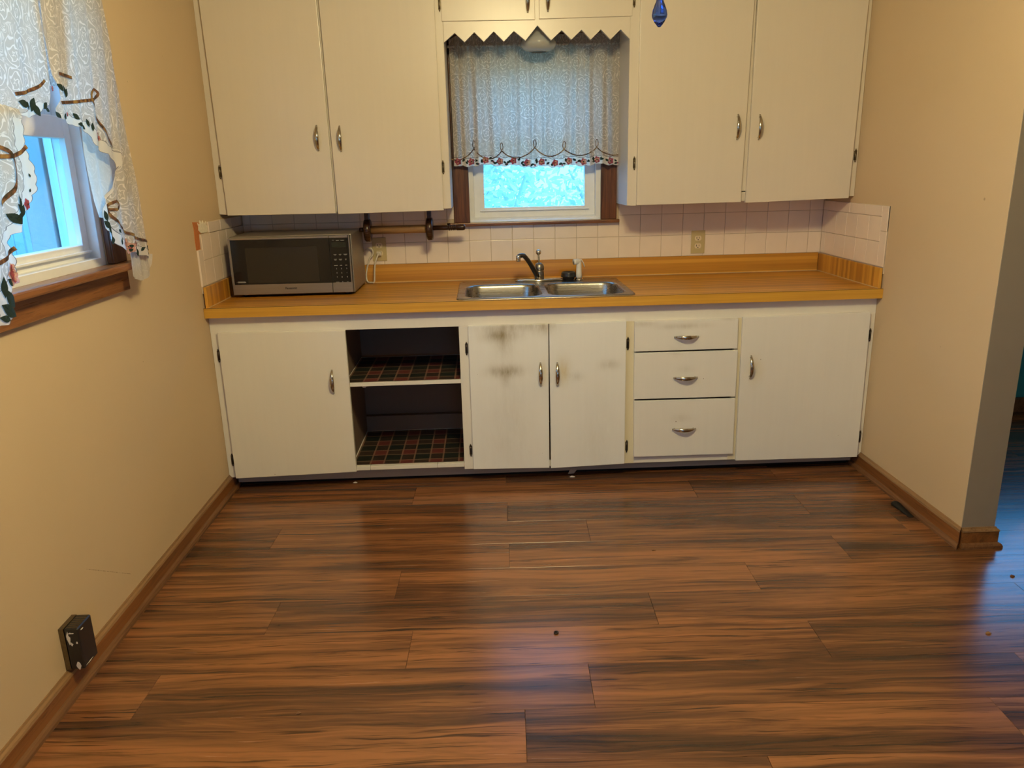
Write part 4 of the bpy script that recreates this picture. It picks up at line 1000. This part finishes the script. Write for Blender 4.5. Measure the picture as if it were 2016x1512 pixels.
ruled('underside', [(160, 240), (166, 300), (176, 350), (186, 395), (197, 428)], [(232, 300), (236, 335), (232, 372), (216, 400), (206, 430)], curR, M['lining'], .062, .004, 14, .5, 40, 16, None, 'plain back of the folded-over tail', False)
ruled('underside', [(48, -60), (56, 20), (70, 100), (86, 168)], [(104, -60), (112, 20), (120, 100), (122, 170)], curR, M['lace'], .070, .005, 12, 2, 30, 14, None, None, True)
ruled('tail_end', [(253, 492), (256, 520), (260, 545), (276, 552)], [(297, 500), (298.5, 520), (297, 540), (284, 552)], curR, M['lining'], .075, .004, 18, 1, 24, 16, None, 'rolled end of the tail', False)
SR = ruled('lace_panel', A1, B1, curR, M['lace'], .088, .0065, 13, .9, 150, 50, (44, .55))
b = MB()
def px_leaf(S, u, v, sz, rot, m=0, x0=.088): decal(b, S, LP(u, v, x0), sz, rot, leaf_poly(), m, .0022)
for u, v, sz, rt in ((116, 172, .030, 1.0), (126, 178, .032, .5), (130, 183, .028, -.5), (115, 226, .022, .7), (124, 229, .020, -.4), (148, 229, .026, .9), (160, 236, .026, .4), (155, 245, .022, 1.5), (172, 242, .024, .3), (180, 250, .026, -.2), (166, 250, .02, .9),
                     (205, 425, .034, .2), (208, 442, .036, .9), (214, 452, .040, .5), (220, 462, .036, 1.2), (226, 472, .030, .1), (236, 474, .028, -.5), (266, 490, .028, .6), (272, 496, .03, .2), (287, 488, .03, 1.1), (291, 499, .028, .2), (280, 490, .02, -1), (232, 455, .02, 1)):
    px_leaf(SR, u, v, sz, rt)
for u, v, sz, m1, m2 in ((249, 479, .036, 2, 1), (256, 488, .034, 2, 0), (191, 263, .020, 1, 2), (132, 225, .012, 1, 2), (104, 174, .014, 1, 2), (197, 272, .014, 1, 2), (262, 480, .022, 2, 1)): rose(b, SR, LP(u, v, .088), sz, m1, m2, .0022)
obj('floral_print', b, PRINTS, curR, kind='stuff', label='leaf and flower print along the hem')
b = MB()
def rib(S, pts, x0=.088, wd=.0085, par=curR):
    b = MB(); ribbon(b, S, [LP(u, v, x0) for u, v in pts], wd, .0028); obj('ribbon_trim', b, M['ribbon'], par, label='brown looped ribbon trim')
rib(SR, [(112, 145), (126, 148), (140, 153)]); rib(SR, [(117, 202), (140, 201), (160, 199), (176, 197), (188, 193), (192, 184), (186, 176), (178, 180), (177, 192), (182, 206), (190, 228), (200, 250), (212, 274), (222, 290)])
rib(SR, [(206, 408), (216, 412), (228, 412), (233, 404), (227, 396), (218, 400), (215, 410), (222, 428), (234, 444), (250, 458), (270, 469), (291, 477)])
# left half
A4 = [(66, -60), (73, 0), (81, 50), (89, 100), (96, 150), (98, 188), (95, 206), (82, 219), (70, 230), (55, 233), (42, 227), (20, 215), (-40, 210), (-130, 215)]
B4 = [(-230, -60), (-230, 0), (-230, 60), (-230, 120), (-230, 215)]
A5 = [(40, 215), (46, 232), (50, 262), (52, 290), (57, 305), (66, 335), (70, 370), (64, 398), (52, 420), (42, 426), (46, 441), (40, 456), (25, 463), (24, 480), (32, 500), (37, 530), (34, 556), (25, 570), (17, 580), (18, 605), (24, 628), (15, 640), (4, 642), (-8, 652)]
B5 = [(-230, 150), (-230, 240), (-210, 320), (-180, 400), (-150, 480), (-120, 560), (-90, 655)]
SL4 = ruled('lace_swag', A4, B4, curL, M['lace'], .085, .007, 9, .2, 110, 54, (46, .5))
SL5 = ruled('lace_tail', A5, B5, curL, M['lace'], .112, .006, 11, 2.0, 140, 54, (4, .5))
b = MB()
for u, v, sz, rt in ((42, 204, .034, 1.3), (52, 208, .030, 1.0), (66, 206, .040, -.5), (72, 216, .036, .5), (86, 208, .028, -.9), (90, 216, .02, 1.2)): decal(b, SL4, LP(u, v, .085), sz, rt, leaf_poly(), 0, .0024)
for u, v, sz, rt in ((38, 398, .038, .1), (36, 412, .036, .8), (45, 415, .034, -.5), (26, 430, .042, 1.0), (36, 430, .046, -1.1), (16, 588, .05, .4), (14, 612, .055, .9), (4, 566, .05, -.2), (8, 628, .03, 1.2), (18, 556, .03, .9), (58, 345, .010, .3), (60, 375, .010, -.4)): decal(b, SL5, LP(u, v, .112), sz, rt, leaf_poly(), 0, .0024)
for u, v, sz in ((54, 402, .026), (22, 540, .036), (30, 548, .034), (26, 530, .030)): rose(b, SL5, LP(u, v, .112), sz, 2 if v > 500 else 1, 1, .0024)
obj('floral_print', b, PRINTS, curL, kind='stuff', label='leaf and flower print along the hem')
b = MB()
rib(SL4, [(28, 185), (45, 182), (62, 177), (76, 168), (85, 158)], .085, par=curL); rib(SL5, [(-20, 283), (0, 289), (14, 300), (24, 318), (28, 342), (24, 368), (14, 388), (4, 404)], .112, .010, curL); rib(SL5, [(-20, 306), (5, 308), (25, 306), (42, 299), (52, 288)], .112, .010, curL); rib(SL5, [(-10, 520), (5, 512), (20, 500), (30, 488)], .112, .010, curL)
b = MB(); b.tube([(.07, -2.42, 2.06), (.07, -1.36, 2.06)], .007, 10); obj('curtain_rod', b, M['white_pl'], curL)

# ------------------------------------------------------------------ blue glass pull on its chain, ceiling light above the view
PY = -2.5
orn = Yp(1298.5, 28, PY)
pull = thing('light_pull', 'small blue glass bulb pull hanging on a light chain', 'ornament', (orn.x, PY, orn.z))
cz_ = orn.z
b = MB(); K = 1.38; b.lathe([(r_*K, h_*K) for r_, h_ in [(0, -.0152), (.002, -.0146), (.0062, -.0095), (.0092, -.004), (.0098, -.001), (.0090, .004), (.0068, .010), (.0048, .0145), (.0042, .017), (.0046, .0185), (.004, .0200), (0, .0200)]], (orn.x, PY, cz_), 24); obj('glass_bulb', b, M['blueglass'], pull)
b = MB(); b.lathe([(r_*K, h_*K) for r_, h_ in [(0, .0202), (.0058, .0202), (.0062, .024), (.0058, .030), (.003, .034), (0, .034)]], (orn.x, PY, cz_), 16); obj('cap', b, M['white_pl'], pull)
b = MB(); k = 0; zc_ = cz_+.049
while zc_ < 2.299: b.lathe([(0, -.0016), (.0016, 0), (0, .0016)], (orn.x, PY, zc_), 6); zc_ += .004
obj('bead_chain', b, M['chrome'], pull, kind='stuff')
LX, LY = 1.43, -2.51
cl = thing('ceiling_light', 'ceiling light with three bare bulbs above the middle of the room', 'light', (LX, LY, CEIL))
b = MB(); b.lathe([(.07, CEIL-.001), (.065, CEIL-.02), (.02, CEIL-.03), (.014, CEIL-.035), (.014, 2.405), (.04, 2.40), (.04, 2.38), (0, 2.375)], (LX, LY, 0), 20); obj('stem', b, M['white_pl'], cl)
for p in LAMPS:
    b = MB(); b.tube([(LX, LY, 2.39), (p[0], p[1], 2.395), (p[0], p[1], 2.375)], .007, 8); b.lathe([(.016, 2.38), (.018, 2.364), (0, 2.364)], (p[0], p[1], 0), 14); obj('socket_arm', b, M['white_pl'], cl)
b = MB(); b.tube([(LX, LY, 2.385), (orn.x, PY, 2.300)], .0025, 6); obj('pull_arm', b, M['chrome'], cl)

# ------------------------------------------------------------------ black box on the left wall, floor bits
bxr = thing('junction_box', 'small black paint-splashed wall box just above the left baseboard', 'outlet box', (.0, -2.03, .08))
ya, yb_ = -2.050, -1.976
b = MB(); b.box(.0145, .054, ya, yb_, .0835, .212); obj('box_body', b, M['black'], bxr, .003)
obj('box_back', bx(.0005, .0145, ya, yb_, .0815, .212), M['hinge'], bxr)
b = MB()
rng = random.Random(2)
def splash(face, c, s_):
    n = 9; pl = [(c[0]+s_[0]*math.cos(2*PI*i/n)*rng.uniform(.4, 1.2), c[1]+s_[1]*math.sin(2*PI*i/n)*rng.uniform(.4, 1.2)) for i in range(n)]
    if face == 'near': b.prism(pl, lambda p, k: (p[0], ya-(.0006 if k else -.0001), p[1]))
    else: b.prism(pl, lambda p, k: (.054+(.0006 if k else -.0001), p[0], p[1]))
splash('near', (.024, .185), (.005, .020)); splash('near', (.030, .165), (.006, .006)); splash('near', (.038, .095), (.006, .012)); splash('near', (.045, .168), (.003, .004))
splash('near', (.034, .198), (.009, .003)); splash('side', (ya+.02, .20), (.012, .002)); splash('side', (ya+.03, .091), (.02, .0015))
obj('paint_splashes', b, M['white_pl'], bxr, kind='stuff', label='white paint splashes')
b = MB()
for i in range(7): y = ya+.007+i*.0095; b.box(.020, .050, y, y+.003, .2120, .2126)
obj('vent_ridges', b, M['hinge'], bxr, kind='stuff')
# rubber wedge at the right baseboard
wa_, wb2 = Zp(1759, 989, 0), Zp(1796, 1018, 0)
b = MB(); d = Vector((wb2.x-wa_.x, wb2.y-wa_.y, 0)); L = d.length; d.normalize(); n_ = Vector((-d.y, d.x, 0)); vs = []
for i in range(13):
    s_ = i/12; wd = .021*math.sqrt(max(.02, min(1, s_*6)))*(1-.45*s_) ; h_ = .020*(1-s_*.85)*math.sqrt(max(.05, min(1, s_*5))); c = wa_+d*L*s_
    for k in range(7): a = PI*k/6; q = c+n_*wd*math.cos(a); vs.append((q.x-.004, q.y, .0006+h_*math.sin(a)))
fs = [(i*7+k, i*7+k+1, (i+1)*7+k+1, (i+1)*7+k) for i in range(12) for k in range(6)]+[(i*7+6, i*7, (i+1)*7, (i+1)*7+6) for i in range(12)]+[list(range(7)), list(range(12*7+6, 12*7-1, -1))]
b.add(vs, fs, 0, True); tag(obj('door_wedge', b, M['rubber']), 'small black rubber wedge on the floor against the right baseboard', 'door wedge')
def chip(name, label, cat, u, v, sx_, sy_, sz_, m, rot=0., z=.0006):
    p = Zp(u, v, 0); b = MB(); n = 7; rg = random.Random(int(u)); pl = [(math.cos(2*PI*i/n+rot)*sx_*rg.uniform(.7, 1.1), math.sin(2*PI*i/n+rot)*sy_*rg.uniform(.7, 1.1)) for i in range(n)]
    b.prism(pl, lambda q, k: (p.x+q[0], p.y+q[1], z+(sz_*(.6+.4*math.cos(q[0]*300)) if k else 0))); return tag(obj(name, b, m), label, cat)
chip('paint_chip', 'white paint chip on the floor below the open base cabinet', 'paint chip', 699.5, 950.5, .012, .006, .003, M['white_pl'])
chip('paint_chip', 'pale torn chip at the toe kick under the sink doors', 'paint chip', 1127, 939, .014, .006, .004, M['white_pl'])
p = Zp(1127, 933, 0)
b = MB(); b.add([(p.x-.022, -.535, .002), (p.x+.006, -.534, .004), (p.x+.028, -.5345, .030), (p.x-.008, -.5355, .034), (p.x-.022, -.540, .003), (p.x+.006, -.539, .005), (p.x+.028, -.5375, .031), (p.x-.008, -.5375, .035)], [(0, 1, 2, 3), (7, 6, 5, 4), (0, 4, 5, 1), (1, 5, 6, 2), (2, 6, 7, 3), (3, 7, 4, 0)])
for v_ in range(len(b.v)): b.v[v_] = (b.v[v_][0], b.v[v_][1]-.035, b.v[v_][2])
tag(obj('paper_scrap', b, M['toekick']), 'grey scrap leaning on the toe kick under the sink doors', 'scrap')
b = MB(); p = Zp(1095, 1247, 0); b.lathe([(.004, .0006), (.0075, .0006), (.008, .003), (.0075, .0055), (.004, .0055), (.0038, .003), (.004, .0006)], (p.x, p.y, 0), 16); tag(obj('metal_ring', b, M['hinge_dark']), 'tiny dark metal ring lying in the bright floor reflection', 'ring')
chip('bark_crumb', 'small brown crumb on the floor near the right edge', 'crumb', 1946, 1247.5, .010, .0045, .005, M['roller'], .6)
chip('bark_crumb', 'small dark crumb on the floor beyond the wall end, at the right edge', 'crumb', 1993, 1135, .010, .005, .005, M['cap_dark'])
chip('bark_crumb', 'dark flat crumb on the floor in front of the drawers', 'crumb', 1287, 1084, .010, .004, .003, M['cap_dark'])
chip('bark_crumb', 'dark speck on the floor between black wall box and sink doors', 'crumb', 588, 1405, .007, .006, .003, M['cap_dark'])
